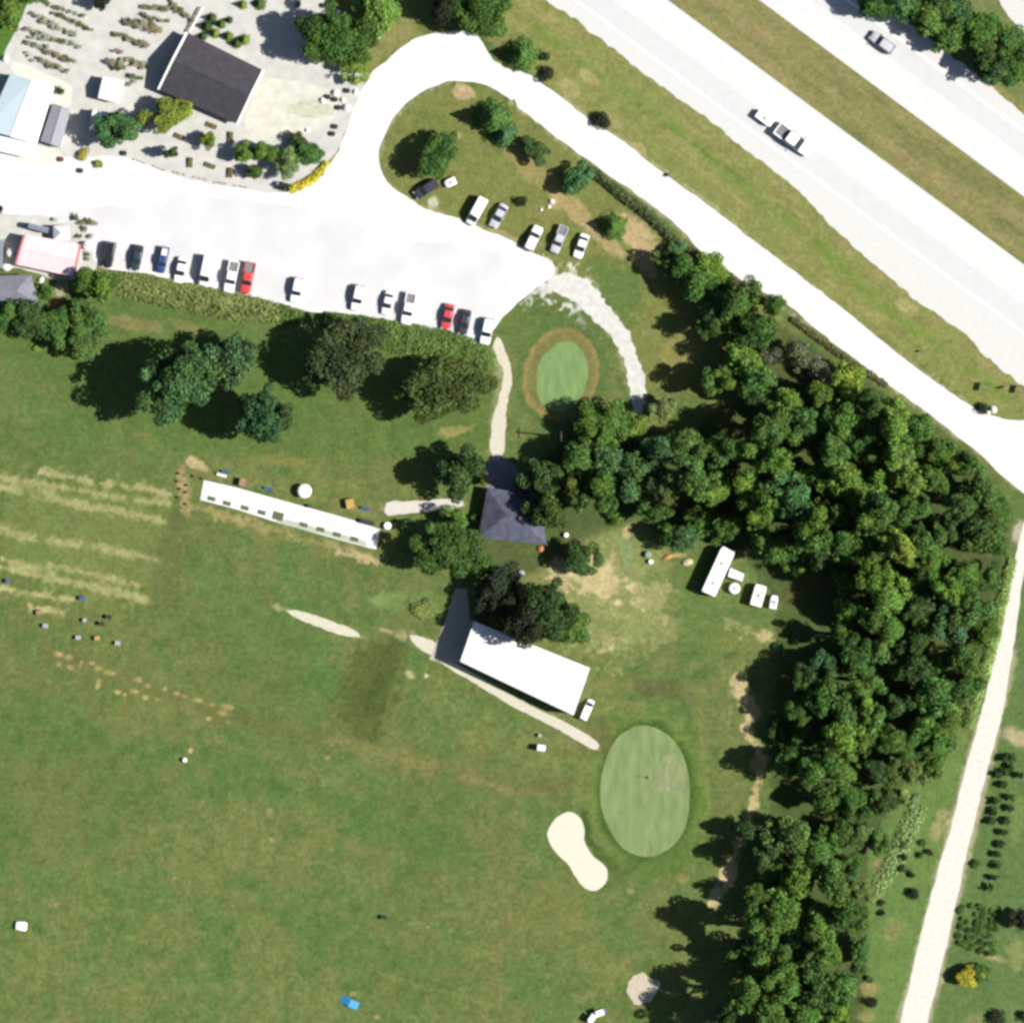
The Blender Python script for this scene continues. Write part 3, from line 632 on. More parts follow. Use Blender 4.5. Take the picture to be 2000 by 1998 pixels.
ORD = ['nearest','second nearest','third nearest','fourth nearest','fifth nearest','sixth nearest','seventh nearest','eighth nearest','ninth nearest','tenth nearest','eleventh nearest','twelfth nearest','thirteenth nearest','fourteenth nearest','fifteenth nearest','sixteenth nearest','seventeenth nearest','eighteenth nearest','nineteenth nearest','twentieth nearest']+['twenty-%s nearest' % w for w in ['first','second','third','fourth','fifth','sixth','seventh','eighth','ninth']]+['thirtieth nearest']+['thirty-%s nearest' % w for w in ['first','second','third','fourth','fifth','sixth','seventh','eighth','ninth']]
near = {}
for i, t in enumerate(W):
    k = min(LM, key=lambda q: math.hypot(LM[q][0]-t[0], LM[q][1]-t[1])); near.setdefault(k, []).append((math.hypot(LM[k][0]-t[0], LM[k][1]-t[1]), i))
wl = {}
for k, L in near.items():
    for n, (_, i) in enumerate(sorted(L)):
        wl[i] = f"{WORD[W[i][4]]} woodland tree, {ORD[n]} to {k}"
for i, (x, y, r, h, tn) in enumerate(W):
    k = 'thin' if tn == 'gr' else 'round'
    t = tree(x, y, r*rng.uniform(.85, 1.25), h*rng.uniform(.72, 1.5), tn, k, wl[i], 'trees of the wood')
# --- lawn, car park and roadside trees
for a in [
 (350,750,84,18.5,'t','wide','very wide bluish tree left of the tee slab, throwing the longest shadow'),
 (448,705,54,12.5,'t','round','smaller bluish tree between the two big bluish lawn trees'),
 (512,826,62,15.5,'t','wide','bluish tree just above the left end of the white tee slab'),
 (668,706,82,14,'br','wide','brownish olive lawn tree under the middle of the parked car row'),
 (858,765,78,13,'o','wide','dark olive lawn tree left of the path to the house'),
 (897,926,54,10.5,'d','round','round dark tree touching the top left corner of the hipped house'),
 (878,1075,70,10.5,'g','wide','broad green tree between the tee slab and the hipped house'),
 (1135,1092,38,6.5,'d','round','small dark tree right of the hipped house above the sandy ground'),
 (1060,1203,66,13.5,'d','wide','dark tree touching the top edge of the long white roof'),
 (968,1150,52,9,'k','round','blackish tree between hipped house and long white roof'),
 (1022,1222,46,16,'k','round','blackish tree casting shade on the top left corner of the long white roof'),
 (1105,1228,40,6.5,'g','round','low green tree right of the dark tree over the white roof'),
 (890,1010,24,6,'b','round','small bright tree squeezed against the left wall of the hipped house'),
 (1078,1002,42,11,'o','round','olive tree shading the right side of the hipped house'),
 (1062,932,44,12,'d','round','dark tree over the upper right corner of the hipped house'),
 (945,940,10,3,'y','round','small vivid yellow-green tree beside the house terrace'),
 (658,90,78,12,'g','wide','large green tree right of the grey nursery barn'),
 (692,128,34,5,'y','round','low yellow-green tree under the right side of the big barn tree'),
 (748,18,52,9,'b','round','bright green tree at the top edge left of the loop road'),
 (945,28,60,11,'g','wide','green tree at the top edge over the loop road'),
 (868,22,42,10,'k','thin','dark purplish tree in shade at the top of the loop road'),
 (1018,108,34,6,'g','cone','dark conifer at the right side of the loop road top'),
 (962,232,38,8,'g','cone','tall pointed conifer at the top of the car park island'),
 (985,265,28,5,'t','cone','bluish conifer just below the tall pointed one on the island'),
 (1048,298,28,4.5,'d','round','round dark tree beside the service road on the island'),
 (1122,362,32,5.5,'t','round','bluish tree above the three cars parked on the grass'),
 (1196,442,28,5,'g','cone','lone conifer in the sandy grass right of the parked cars'),
 (1320,492,24,3.5,'t','round','small bluish tree at the sandy end of the service road hedge'),
 (852,312,44,8,'g','wide','green tree over the dark car at the left end of the island'),
 (1292,512,14,5,'k','cone','thin pointed blackish conifer at the upper left tip of the wood'),
 (238,252,46,7.5,'t','round','bluish round tree beside the small white nursery shed'),
 (332,222,42,6.5,'y','round','yellow-green round tree at the lower left corner of the grey barn'),
 (410,277,17,4.5,'y','round','small yellow-green tree below the grey barn'),
 (336,299,15,5,'d','round','small dark tree with a long shadow left in the nursery bed'),
 (474,305,22,5,'b','round','small bright tree at the left of the nursery clump'),
 (516,298,26,5,'b','round','bright tree second from the left in the nursery clump'),
 (562,312,30,5,'p','round','pale green tree above the yellow hedge'),
 (608,300,28,5,'g','round','green tree at the right end of the nursery clump'),
 (583,275,18,3.5,'d','round','small dark tree at the top of the nursery clump'),
 (500,335,16,4,'g','round','low green tree at the bottom of the nursery clump'),
 (18,22,46,8,'b','round','bright green tree in the top left corner'),
 (55,-12,30,6,'g','round','green tree cut by the top edge beside the corner tree'),
 (192,556,44,7,'b','round','bright tree at the upper left end of the hedge under the cars'),
 (178,622,40,7,'g','round','green tree below the bright tree at the hedge end'),
 (112,642,42,7,'g','round','green tree below the orange patio'),
 (58,622,38,7,'d','round','dark tree touching the lower edge of the pale grey hipped roof'),
 (18,612,34,6,'g','round','green tree at the left edge under the pale grey hipped roof'),
 (88,572,20,4,'g','round','small green tree at the right corner of the pale grey hipped roof'),
 (152,672,34,6,'o','round','olive tree nearest the huge lawn tree shadow'),
 (1890,1908,24,4,'yy','round','golden tree right of the lower farm track'),
 (1908,1900,22,3.5,'g','round','green tree half behind the golden tree'),
 (1996,1795,24,5,'k','round','blackish tree at the right edge near the golden tree'),
 (205,-4,24,5,'k','round','blackish tree cut by the top edge above the plant rows'),
 (1712,12,42,9,'g','round','green tree at the left end of the far highway tree belt'),
 (1765,8,46,9,'t','round','bluish tree second from the left in the far highway belt'),
 (1815,28,48,9,'g','round','green tree third from the left in the far highway belt'),
 (1862,20,46,9,'t','round','bluish tree fourth from the left in the far highway belt'),
 (1850,72,44,8,'g','round','green tree hanging over the far carriageway verge'),
 (1905,62,46,9,'g','round','green tree fifth along the far highway belt'),
 (1925,112,44,8,'d','round','dark tree at the lower side of the far highway belt'),
 (1968,95,42,8,'g','round','green tree near the right end of the far belt'),
 (1985,132,40,7,'g','round','last green tree of the far belt by the right edge'),
 (2035,120,42,8,'g','round','green tree just past the right edge of the far belt')]:
    x, y, r, h, tn, k, lb = a
    tree(x, y, r*1.05, h, tn, k, lb)
# --- single shrubs
for a in [(1068,112,10,1.6,'d','tiny dark shrub right of the loop road conifer'),(1066,146,16,2.0,'k','dark shrub at the upper edge of the service road start'),
 (1172,233,20,1.8,'k','dark brown shrub alone on the verge above the service road'),(165,302,13,1.4,'yy','yellow-green shrub in front of the grey lean-to'),
 (192,322,10,1.2,'y','small shrub in the sandy bed below the bluish nursery tree'),(118,180,9,1.6,'d','dark round shrub at the corner of the white greenhouse roof'),
 (110,686,8,1.0,'yy','yellow shrub at the foot of the olive tree'),(72,680,8,.9,'y','smaller yellow shrub left of the yellow one'),
 (1918,798,13,1.6,'k','dark shrub at the sign bed by the road junction'),(1904,1685,10,1.2,'d','dark shrub right of the farm track, alone'),
 (1950,1985,20,1.8,'k','large dark shrub at the bottom right'),(1783,1742,13,1.6,'k','dark shrub left of the farm track, lowest of its scatter'),
 (1018,396,13,1.3,'k','black low shrub left of the pale stones on the island'),(1205,1005,20,2.4,'g','green shrub below the wood right of the house'),
 (1092,1058,12,1.6,'g','small green shrub by the house corner'),(1520,1265,13,1.5,'t','bluish shrub right of the lower sandy patch in the yard'),
 (928,1010,9,1.8,'g','narrow green shrub against the left eave of the hipped house'),(830,1192,22,1.2,'p','pale low shrub left of the long white roof'),
 (2002,1985,14,1.8,'k','dark shrub cut by the bottom right corner'),(1700,1955,13,1.4,'k','dark shrub in the sandy clearing at the bottom'),
 (1697,1912,9,1.2,'d','small dark shrub in the sandy clearing, middle one'),(1680,1888,14,1.4,'d','dark shrub at the top of the sandy clearing')]:
    bush(a[0], a[1], a[2], a[3], a[4], a[5])
# --- conifers of the tree nursery beside the farm track
j = 0
NR = [(1968,1495),(1972,1478),(1954,1532),(1970,1557),(1940,1566),(1966,1578),(1936,1583),(1931,1603),(1962,1600),(1953,1625),(1951,1646),(1945,1668),(1943,1689),(1938,1713),(1929,1734),(1958,1478),(1960,1508),(1945,1512),(1985,1512)]
for x, y in sorted(NR, key=lambda q: q[1]):
    tree(x+5, y, 9, 1.9, 'd', 'round', f'{RW[j]} dark conifer from the top in the nursery row right of the track', 'nursery conifers right of the track'); j += 1
for r0 in range(6):
    for c0 in range(6):
        x = 1882+c0*14+rng.uniform(-3,3)-r0*2; y = 1762+r0*16+c0*4+rng.uniform(-3,3)
        if rng.random() < .93: bush(x, y, rng.uniform(6,9.5), .8, rng.choice('dgd'), f'low seedling in the {RW[r0]} row of the nursery block right of the farm track', 'nursery seedlings right of the track', 'seedling', 'seedling')
for ri, (x, y) in enumerate([(1802,1645),(1797,1668),(1765,1672),(1760,1696),(1780,1706),(1720,1762),(1722,1783),(1765,1650),(1815,1665)]):
    bush(x, y, 8, 1.1, rng.choice('dk'), ['topmost small bush by the track, right one','second small bush down beside the track','left small bush at the middle of the trackside scatter','lowest of the middle trackside bushes, left','lowest of the middle trackside bushes, right','left upper bush at the wood edge by the track','left lower bush at the wood edge by the track','topmost small bush by the track, left one','small trackside bush closest to the farm track'][ri], 'bushes left of the track', 'small_bush', 'bush')
# --- hedges: one continuous clipped body of leaves each
def hedge(pts, widths, h, tone, label, name='hedge', dens=26, leaf=.42):
    r = np.random.default_rng(len(label)*7+int(pts[0][0])); cs = []; ns = []; tint = []
    if not isinstance(widths, (list, tuple)): widths = [widths]*len(pts)
    for i in range(len(pts)-1):
        a = P(*pts[i]); b_ = P(*pts[i+1]); L = (b_-a).length; w0 = widths[i]/10; w1 = widths[i+1]/10
        n = int(L*(w0+w1)/2*dens*1.5)+20; t = r.uniform(0, 1, n); s = r.uniform(-1, 1, n)
        w = (w0+(w1-w0)*t)*.5; d = (b_-a)/L; nx, ny = -d.y, d.x
        cx = a.x+(b_.x-a.x)*t+nx*s*w; cy = a.y+(b_.y-a.y)*t+ny*s*w
        lump = np.array([mnoise.noise(Vector((x*.45, y*.45, 3.0))) for x, y in zip(cx, cy)]); lump2 = np.array([mnoise.noise(Vector((x*1.3, y*1.3, 9.0))) for x, y in zip(cx, cy)])
        top = h*(1-.75*np.abs(s)**3)*(1+.45*lump+.22*lump2)
        z = top*r.uniform(.55, 1.02, n)
        cs.append(np.stack([cx+r.normal(0,.12,n), cy+r.normal(0,.12,n), z], 1))
        ns.append(np.stack([nx*s*.8+r.normal(0,.4,n), ny*s*.8+r.normal(0,.4,n), 1+r.normal(0,.3,n)], 1))
        tint.append(tint_of(r.uniform(.65,1.35,n)*(1+.35*lump), r.uniform(-.7,.7,n)+lump2))
    cs = np.concatenate(cs); o_ = P(*pts[0]); cs = cs-np.array([o_.x, o_.y, 0])
    me = leaf_mesh(name, cs, np.concatenate(ns), leaf*r.uniform(.6, 1.4, len(cs)), np.concatenate(tint))
    o = link(name, me); o.location = o_; o.color = (*tcol(tone), 1)
    return tag(o, label, 'hedge')
TONE['h1'] = (122,130,78); TONE['h2'] = (96,124,64); TONE['h3'] = (96,96,60); TONE['h4'] = (78,92,56); TONE['h5'] = (206,190,52)
hedge([(212,552),(280,562),(350,578),(420,592),(480,602),(545,612)], [44,52,56,54,52,36], 1.6, 'h1', 'broad olive hedge below the left half of the parked car row')
hedge([(545,612),(590,622)], [40,24], 1.3, 'h2', 'short green hedge end between the two long hedges')
hedge([(636,622),(700,640),(780,660),(860,676),(920,690),(960,712)], [26,48,62,66,60,40], 1.4, 'h2', 'broad green hedge below the right half of the parked car row')
hedge([(1138,322),(1180,352),(1230,392),(1280,432),(1318,470)], [20,20,20,19,16], 1.5, 'h4', 'long dark clipped hedge along the service road beside the car park island')
hedge([(1318,470),(1380,508),(1440,552),(1500,588)], [15,14,14,12], .9, 'h3', 'thin brownish hedge continuing along the service road to the wood')
hedge([(1545,622),(1600,662),(1660,705),(1730,752)], [12,14,12,10], .9, 'h3', 'brown scrubby hedge between the wood and the service road')
hedge([(566,371),(595,360),(622,340),(640,316)], [15,17,15,10], .9, 'h5', 'bright yellow curved hedge at the nursery corner of the loop road')
hedge([(545,362),(566,369)], [14,14], 1.9, 'k', 'black-green clipped block at the left end of the yellow hedge')
hedge([(1978,1090),(1958,1170),(1938,1260),(1915,1340),(1890,1420)], [18,22,24,22,16], .8, 'p', 'pale green scrub strip along the left side of the farm track', 'scrub_strip')
hedge([(1795,1570),(1770,1630),(1740,1690),(1700,1760)], [40,44,40,30], .6, 'p', 'low pale scrub between the wood and the lower farm track', 'scrub_strip', 9)
# --- potted and bedded plants of the nursery, in rows
pot = thing('potted_plant', 'small potted plant in the left block of nursery rows', 'plant', P(60,20), 0, 'potted plants in the left block')
MB().lathe([(.12,.02),(.16,.3),(.18,.3)], 8).build('pot', mat('clay_pot', (.14,.10,.08), .6, .3, var=0), pot)
f = link('foliage', BU[0], None, pot); f.scale = (.38,.38,.26); f.location = (0,0,.5)
first = True
def put_pot(x, y, s, tone, label, group):
    global first
    c = tcol(tone)
    if first:
        first = False; pot.location = P(x, y); pot.scale = (s,)*3; f.color = (*c, 1); pot['label'] = label; pot['group'] = group; return
    copy_tree(pot, P(x, y), rng.uniform(0,6), label, group, c, (s,)*3)
TONE.update({'n1': (178,186,158), 'n2': (176,162,136), 'n3': (132,138,96), 'n4': (198,202,180)})
for ri, (x0, y0, x1, y1, n, tones, sz) in enumerate([(92,8,165,32,11,['n2','n3','n4'],1.1),(108,26,178,58,13,['n3','n3','n2'],1.3),(64,26,100,44,6,['n1','n1'],1.5),(84,42,148,68,10,['n1','n4','n3'],1.5),
   (56,58,96,72,6,['n2','n4'],1.4),(60,74,140,84,10,['n4','n1','n3'],1.4),(50,84,90,94,5,['n1','n2'],1.4),(68,88,128,118,13,['n2','n2','n3'],1.3),(92,70,156,92,8,['n4','n1','n2'],1.2),(78,118,130,138,9,['n3','n3','n1'],1.5),(112,108,146,120,5,['n3','n1'],1.3),(52,106,64,118,3,['n4','n2'],1)]):
    for k in range(n):
        t = k/(n-1); put_pot(x0+(x1-x0)*t+rng.uniform(-2,2), y0+(y1-y0)*t+rng.uniform(-2,2), sz*rng.uniform(.7,1.15), rng.choice(tones), f'potted plant in the {RW[ri]} row from the top in the left nursery block', 'potted plants in the left block')
for ri, (x0, y0, x1, y1, n, tones, sz) in enumerate([(246,42,312,58,12,['n3','d','n2'],2.0),(226,66,276,86,11,['n3','n3','n2'],1.8),(278,86,292,90,3,['n2'],1.4),(218,122,240,134,6,['n3','d','n2'],1.9),(240,116,286,126,9,['n3','n1','n2'],1.4),(262,124,284,134,5,['n2','k'],1.3),
   (276,12,330,20,8,['n2','n3'],1.4),(282,34,330,42,7,['n1','n3'],1.3),(334,4,352,20,6,['n2','n3'],1.6),(262,150,274,152,2,['n3'],1.6),(254,164,264,160,2,['n2'],1.2),(360,26,374,40,3,['n2'],1.5),(222,100,238,104,3,['n2'],1.2)]):
    rl = ['long dark row nearest the top left of the barn','second dark row left of the barn','short row end left of the barn','row above the square white shed','row at the left edge of the barn shadow','dark short row by the barn shadow','upper row near the top edge above the barn','middle row near the top edge above the barn','short row at the top edge above the barn','pair right of the square white shed','lower pair right of the square white shed','short row at the rail fence','short row above the first shed row'][ri]
    for k in range(n):
        t = k/(n-1); put_pot(x0+(x1-x0)*t+rng.uniform(-2,2), y0+(y1-y0)*t+rng.uniform(-3,3), sz*rng.uniform(.7,1.15), rng.choice(tones), 'potted plant of the '+rl, 'potted plants by the barn')
for ri, (x, y, s, tn) in enumerate([(150,425,1.8,'n3'),(160,436,1.5,'n2'),(172,432,1.8,'n3'),(180,436,1.6,'n2'),(186,437,1.3,'n2'),(166,448,1.5,'n3'),(178,462,1.3,'n2'),(155,462,1.4,'n3'),(172,505,1.3,'n2'),(128,455,1.2,'n1'),(0,410,2.0,'k'),(108,430,1.2,'n4'),(172,496,1.3,'n3')]):
    put_pot(x, y, s, tn, f'{RW[ri]} potted plant of the loose group outside the pink-roofed shop, counted clockwise' if False else ['potted plant above the shop, furthest up left','potted plant above the shop, right of the furthest left one','potted plant above the shop, middle of the cluster','potted plant above the shop, right of the cluster middle','potted plant above the shop, rightmost of the cluster','potted plant directly below the cluster above the shop','potted plant just right of the awning, upper','potted plant just right of the awning, lower','brown potted plant beside the first parked black car','pale potted plant on the awning corner','large dark potted plant cut by the left edge','pale potted plant alone above the awning','potted plant below the round white tank'][ri], 'potted plants by the shop')
for (x, y, r, h, tn, lb) in [(404,52,13,2.6,'d','dark columnar conifer nearest the top left corner of the barn'),(414,36,11,2.4,'g','columnar conifer behind the corner one above the barn'),(432,48,10,2.4,'b','bright columnar conifer third along above the barn'),(420,66,11,2.2,'y','yellowish columnar conifer fourth along above the barn'),
    (446,72,11,2.6,'b','bright columnar conifer fifth along above the barn'),(396,72,10,1.8,'d','low dark conifer touching the barn eave'),(462,86,11,2.2,'o','olive columnar conifer sixth along above the barn'),(478,78,12,2.4,'y','yellowish conifer nearest the big barn tree'),(474,10,10,2.4,'y','yellow-green conifer alone near the top edge'),(448,40,8,1.8,'d','small dark conifer in the second row above the barn'),(507,8,14,2,'g','low green conifer at the top edge right of the yellow one')]:
    tree(x, y, r, h, tn, 'cone', lb)
# ------------------------------------------------------------------ buildings
def px2w(q): return [P(x, y) for x, y in q]
def gable_building(name, label, cat, q, wall_h, ridge_h, m_wall, m_roof, over=.3, m_trim=None, door=None, windows=0, m_roof2=None, group=None):
    """q: four plan corners in order; gable ends are q0-q1 and q2-q3"""
    c = px2w(q); ctr = sum(c, Vector())/4
    root = thing(name, label, cat, ctr, 0, group)
    l = [v-ctr for v in c]
    inn = [v*(1-over/max(1, v.length)) for v in l]
    m01 = (inn[0]+inn[1])/2; m23 = (inn[2]+inn[3])/2
    z = lambda v, h: (v.x, v.y, h)
    wb = MB().add([z(v,0) for v in inn]+[z(v,wall_h) for v in inn]+[z(m01,ridge_h-.12), z(m23,ridge_h-.12)],
                  [(1,2,6,5),(3,0,4,7),(0,1,5,8,4),(2,3,7,9,6)])
    wb.build('wall', m_wall, root)
    r01 = (l[0]+l[1])/2; r23 = (l[2]+l[3])/2; t = .16
    def slope(a, b, nm, mm):
        top = [z(a,wall_h), z(b,wall_h), z(r23 if b is l[2] or b is l[3] else r01, ridge_h), z(r01 if b is l[2] or b is l[3] else r23, ridge_h)]
        return top
    roof = MB()
    for a, b in ((l[1], l[2]), (l[3], l[0])):
        ra, rb = (r01, r23) if a is l[1] else (r23, r01)
        top = [z(a,wall_h), z(b,wall_h), z(rb,ridge_h), z(ra,ridge_h)]
        bot = [(x,y,zz-t) for x,y,zz in top]
        roof.add(top+bot, [(0,1,2,3),(7,6,5,4),(0,4,5,1),(1,5,6,2),(3,2,6,7),(0,3,7,4)])
    rf = roof.build('roof', m_roof, root)
    if m_trim:
        for A_, B_, M_ in ((l[0], l[1], r01), (l[3], l[2], r23)):
            tr = MB(); dn = (M_-(r23 if M_ is r01 else r01)).normalized()
            for e in (A_, B_):
                d = (M_-e)
                p = [e+dn*.02, e+dn*.42, M_+dn*.42, M_+dn*.02]
                hh = [wall_h+.05, wall_h+.05, ridge_h+.05, ridge_h+.05]
                tp = [z(v,h) for v, h in zip(p, hh)]; bt = [(x,y,zz-.35) for x,y,zz in tp]
                tr.add(tp+bt, [(0,1,2,3),(7,6,5,4),(0,4,5,1),(1,5,6,2),(2,6,7,3),(3,7,4,0)])
            tr.build('gable_trim', m_trim, rf)
    cap = MB(); cap.tube(z(r01,ridge_h+.01), z(r23,ridge_h+.01), .09, n=6); cap.build('ridge_cap', m_roof, rf)
    # openings on the long wall facing down the plan
    a, b = inn[1], inn[2]
    if ((inn[3]+inn[0])/2).y < ((a+b)/2).y: a, b = inn[3], inn[0]
    d = (b-a); L = d.length; d.normalize(); nrm = Vector((d.y,-d.x,0))
    if nrm.dot((a+b)/2) < 0: nrm = -nrm
    def panel(nm, t0, w, z0, z1, mm, dep=.06):
        c0 = a+d*(t0*L-w/2); c1 = a+d*(t0*L+w/2)
        v = [c0+nrm*.005, c1+nrm*.005, c1+nrm*dep, c0+nrm*dep]
        MB().add([z_(p,z0) for p in v]+[z_(p,z1) for p in v], [(0,3,2,1),(4,5,6,7),(0,1,5,4),(1,2,6,5),(2,3,7,6),(3,0,4,7)]).build(nm, mm, root)
    z_ = z
    if door: panel('door', door, 1.1 if L > 4 else .8, 0.02, min(2.1, wall_h-.2), mat('brown_door', (.12,.07,.04), .7, .2, var=.1))
    for k in range(windows):
        panel('window', (k+.6)/(windows+.2) if windows > 1 else .75, 1.1, .9, min(2.0, wall_h-.3), mat('dark_glass', (.02,.025,.03), .15, .6, var=0))
    return root
def hip_building(name, label, cat, q, wall_h, ridge_h, m_wall, m_roof, inset=.38, chimney=None):
    c = px2w(q); ctr = sum(c, Vector())/4; root = thing(name, label, cat, ctr); l = [v-ctr for v in c]
    inn = [v*(1-.5/max(1, v.length)) for v in l]; z = lambda v, h: (v.x, v.y, h)
    MB().add([z(v,0) for v in inn]+[z(v,wall_h) for v in inn], [(0,1,5,4),(1,2,6,5),(2,3,7,6),(3,0,4,7)]).build('wall', m_wall, root)
    a = (l[0]+l[1])/2; b_ = (l[2]+l[3])/2; ra = a+(b_-a)*inset; rb = b_+(a-b_)*inset
    rf = MB().add([z(v,wall_h) for v in l]+[z(ra,ridge_h), z(rb,ridge_h)]+[z(v,wall_h-.18) for v in l],
             [(0,1,4),(1,2,5,4),(2,3,5),(3,0,4,5),(0,6,7,1),(1,7,8,2),(2,8,9,3),(3,9,6,0),(6,9,8,7)]).build('roof', m_roof, root)
    if chimney:
        v = ra+(rb-ra)*chimney[0]; x, y = v.x+chimney[1], v.y+chimney[2]
        MB().box(x-.35,x+.35,y-.3,y+.3,ridge_h-1.4,ridge_h+.6).build('chimney', mat('brick', A(170,120,100), .9, .1, var=.2, scale=4), rf)
    a, b2 = inn[2], inn[3]; d = (b2-a).normalized(); n = Vector((d.y,-d.x,0)); n = n if n.dot(a+b2) > 0 else -n
    for nm, t, w, z0, z1, mm in (('door',.5,1.0,.02,2.1,mat('brown_door')),('window',.22,1.3,.9,2.0,mat('dark_glass')),('window',.8,1.3,.9,2.0,mat('dark_glass'))):
        p0 = a+(b2-a)*t-d*w/2; p1 = p0+d*w
        v = [p0+n*.005, p1+n*.005, p1+n*.06, p0+n*.06]
        MB().add([z(p,z0) for p in v]+[z(p,z1) for p in v], [(0,3,2,1),(4,5,6,7),(0,1,5,4),(1,2,6,5),(2,3,7,6),(3,0,4,7)]).build(nm, mm, root)
    return root
mat('brown_door', (.12,.07,.04), .7, .2, var=.1); mat('dark_glass', (.02,.025,.03), .15, .6, var=0)
m_wallw = mat('white_siding', (.62,.61,.58), .8, .2, var=.06, scale=2)
m_wallt = mat('tan_siding', (.35,.30,.23), .85, .2, var=.08, scale=2)
m_roofw = mat('white_metal_roof', (.54,.54,.54), .55, .3, var=.03, scale=1)
m_roofb = mat('sky_tinted_sheeting', (.56,.66,.70), .5, .3, var=.03, scale=1)  # white roofing; blue skylight of the shaded slope mixed into its colour
def shingle(name, c, var=.16):
    m = mat(name, c, .9, .15, var=var, scale=.8)
    nt = m.node_tree; b = nt.nodes['Principled BSDF']; src = b.inputs['Base Color'].links[0].from_socket
    tc = nt.nodes.new('ShaderNodeTexCoord'); w = nt.nodes.new('ShaderNodeTexNoise'); w.inputs['Scale'].default_value = 4.5; w.inputs['Detail'].default_value = 4
    nt.links.new(tc.outputs['Object'], w.inputs['Vector'])
    mr = nt.nodes.new('ShaderNodeMapRange'); mr.inputs[1].default_value = .3; mr.inputs[2].default_value = .7; mr.inputs[3].default_value = .82; mr.inputs[4].default_value = 1.18
    nt.links.new(w.outputs['Fac'], mr.inputs[0]); vm = nt.nodes.new('ShaderNodeVectorMath'); vm.operation = 'SCALE'
    nt.links.new(src, vm.inputs[0]); nt.links.new(mr.outputs[0], vm.inputs['Scale']); nt.links.new(vm.outputs[0], b.inputs['Base Color'])
    return m
m_rdark = shingle('charcoal_shingles', A(84,82,88)); m_rslate = shingle('slate_shingles', A(106,110,128), .3); m_rgrey = shingle('pale_grey_shingles', A(150,150,164))
m_rpink = mat('glare_washed_red_roof', (.60,.43,.44), .5, .35, var=.06, scale=.7)  # red metal, with its bright sun glare put into the pale pink
m_trimr = mat('salmon_red_trim', A(246,140,140), .6, .3, var=.05)
m_trimw = mat('white_trim', (.72,.72,.68), .6, .3, var=.03)
gable_building('barn', 'large barn with charcoal shingle roof and a white left gable edge', 'barn', [(312,177),(368,66),(513,138),(462,243)], 2.6, 4.6, m_wallt, m_rdark, .35, m_trimw, .5, 3)
# the long white range building with the shade of its bays painted on flat dark panels
club = gable_building('range_building', 'long white-roofed driving range building with dark painted bays', 'building', [(899,1291),(926,1213),(1152,1304),(1120,1396)], 5.0, 5.5, m_wallw, m_roofw, .25, None, None, 0)
gl = [P(*p)-club.location for p in [(899,1292),(1120,1396)]]; d = (gl[1]-gl[0]); L = d.length; d.normalize(); nr = Vector((d.y,-d.x,0)); nr = nr if nr.dot(gl[0]+gl[1]) > 0 else -nr
m_bay = mat('painted_bay_shade', (.03,.03,.035), .9, .1, var=0)
for k in range(9):
    c0 = gl[0]+d*(1.2+k*(L-1.6)/9)-nr*.5; c1 = c0+d*1.9
    v = [c0, c1, c1+nr*.08, c0+nr*.08]
    MB().add([(p.x,p.y,.05) for p in v]+[(p.x,p.y,2.9) for p in v], [(0,3,2,1),(4,5,6,7),(0,1,5,4),(1,2,6,5),(2,3,7,6),(3,0,4,7)]).build('bay_shade_panel', m_bay, club)
hip_building('house', 'house with a slate hipped roof half shaded by trees', 'house', [(934,1050),(952,952),(1052,968),(1068,1064)], 2.7, 5.0, m_wallt, m_rslate, .40, (.8,.9,-.3))
hip_building('house', 'house with a pale grey hipped roof at the left edge', 'house', [(-50,600),(-50,540),(62,538),(78,598)], 2.7, 4.4, m_wallt, m_rgrey, .3)
gable_building('greenhouse', 'white greenhouse with a shaded left slope tinted pale blue in the upper left', 'greenhouse', [(22,145),(107,172),(73,282),(-28,255)], 2.8, 4.9, m_wallw, m_roofb, .2, None, .5, 0)
gable_building('porch_roof', 'low white porch roof across the lower end of the greenhouse', 'porch', [(-30,290),(-28,259),(74,284),(54,309)], 2.2, 2.7, m_wallw, m_roofb, .2)
gable_building('lean_to', 'grey-roofed lean-to on the right side of the greenhouse', 'shed', [(80,276),(119,290),(139,214),(104,204)], 2.2, 2.7, m_wallw, mat('grey_sheet_roof', A(178,178,188), .6, .3, var=.08, scale=1.5), .1)
gable_building('white_shed', 'square white-roofed shed left of the grey barn', 'shed', [(192,193),(202,151),(245,160),(231,203)], 2.4, 3.0, m_wallw, m_roofw, .15, None, .5, 1)
gable_building('white_shed', 'small white-roofed shed half hidden by the bluish nursery tree', 'shed', [(174,256),(182,216),(226,222),(215,262)], 2.4, 3.0, m_wallw, m_roofw, .15, None, .5, 0)
gable_building('shop', 'shop with a red metal roof painted pale with glare left of the parked cars', 'shop', [(34,518),(52,459),(156,478),(143,541)], 2.8, 3.9, m_wallw, m_rpink, .3, m_trimr, .4, 3)
gable_building('grey_canopy', 'narrow grey canopy above the pink-roofed shop', 'canopy', [(55,446),(58,436),(97,446),(94,457)], 2.2, 2.4, m_wallw, mat('blue_grey_roof', A(158,164,180), .6, .2, var=.05), .05)
gable_building('dark_shed', 'dark grey-roofed shed at the left edge beside the pink-roofed shop', 'shed', [(-30,520),(-26,465),(8,470),(4,525)], 2.4, 3.2, m_wallw, mat('blue_grey_roof'), .1)
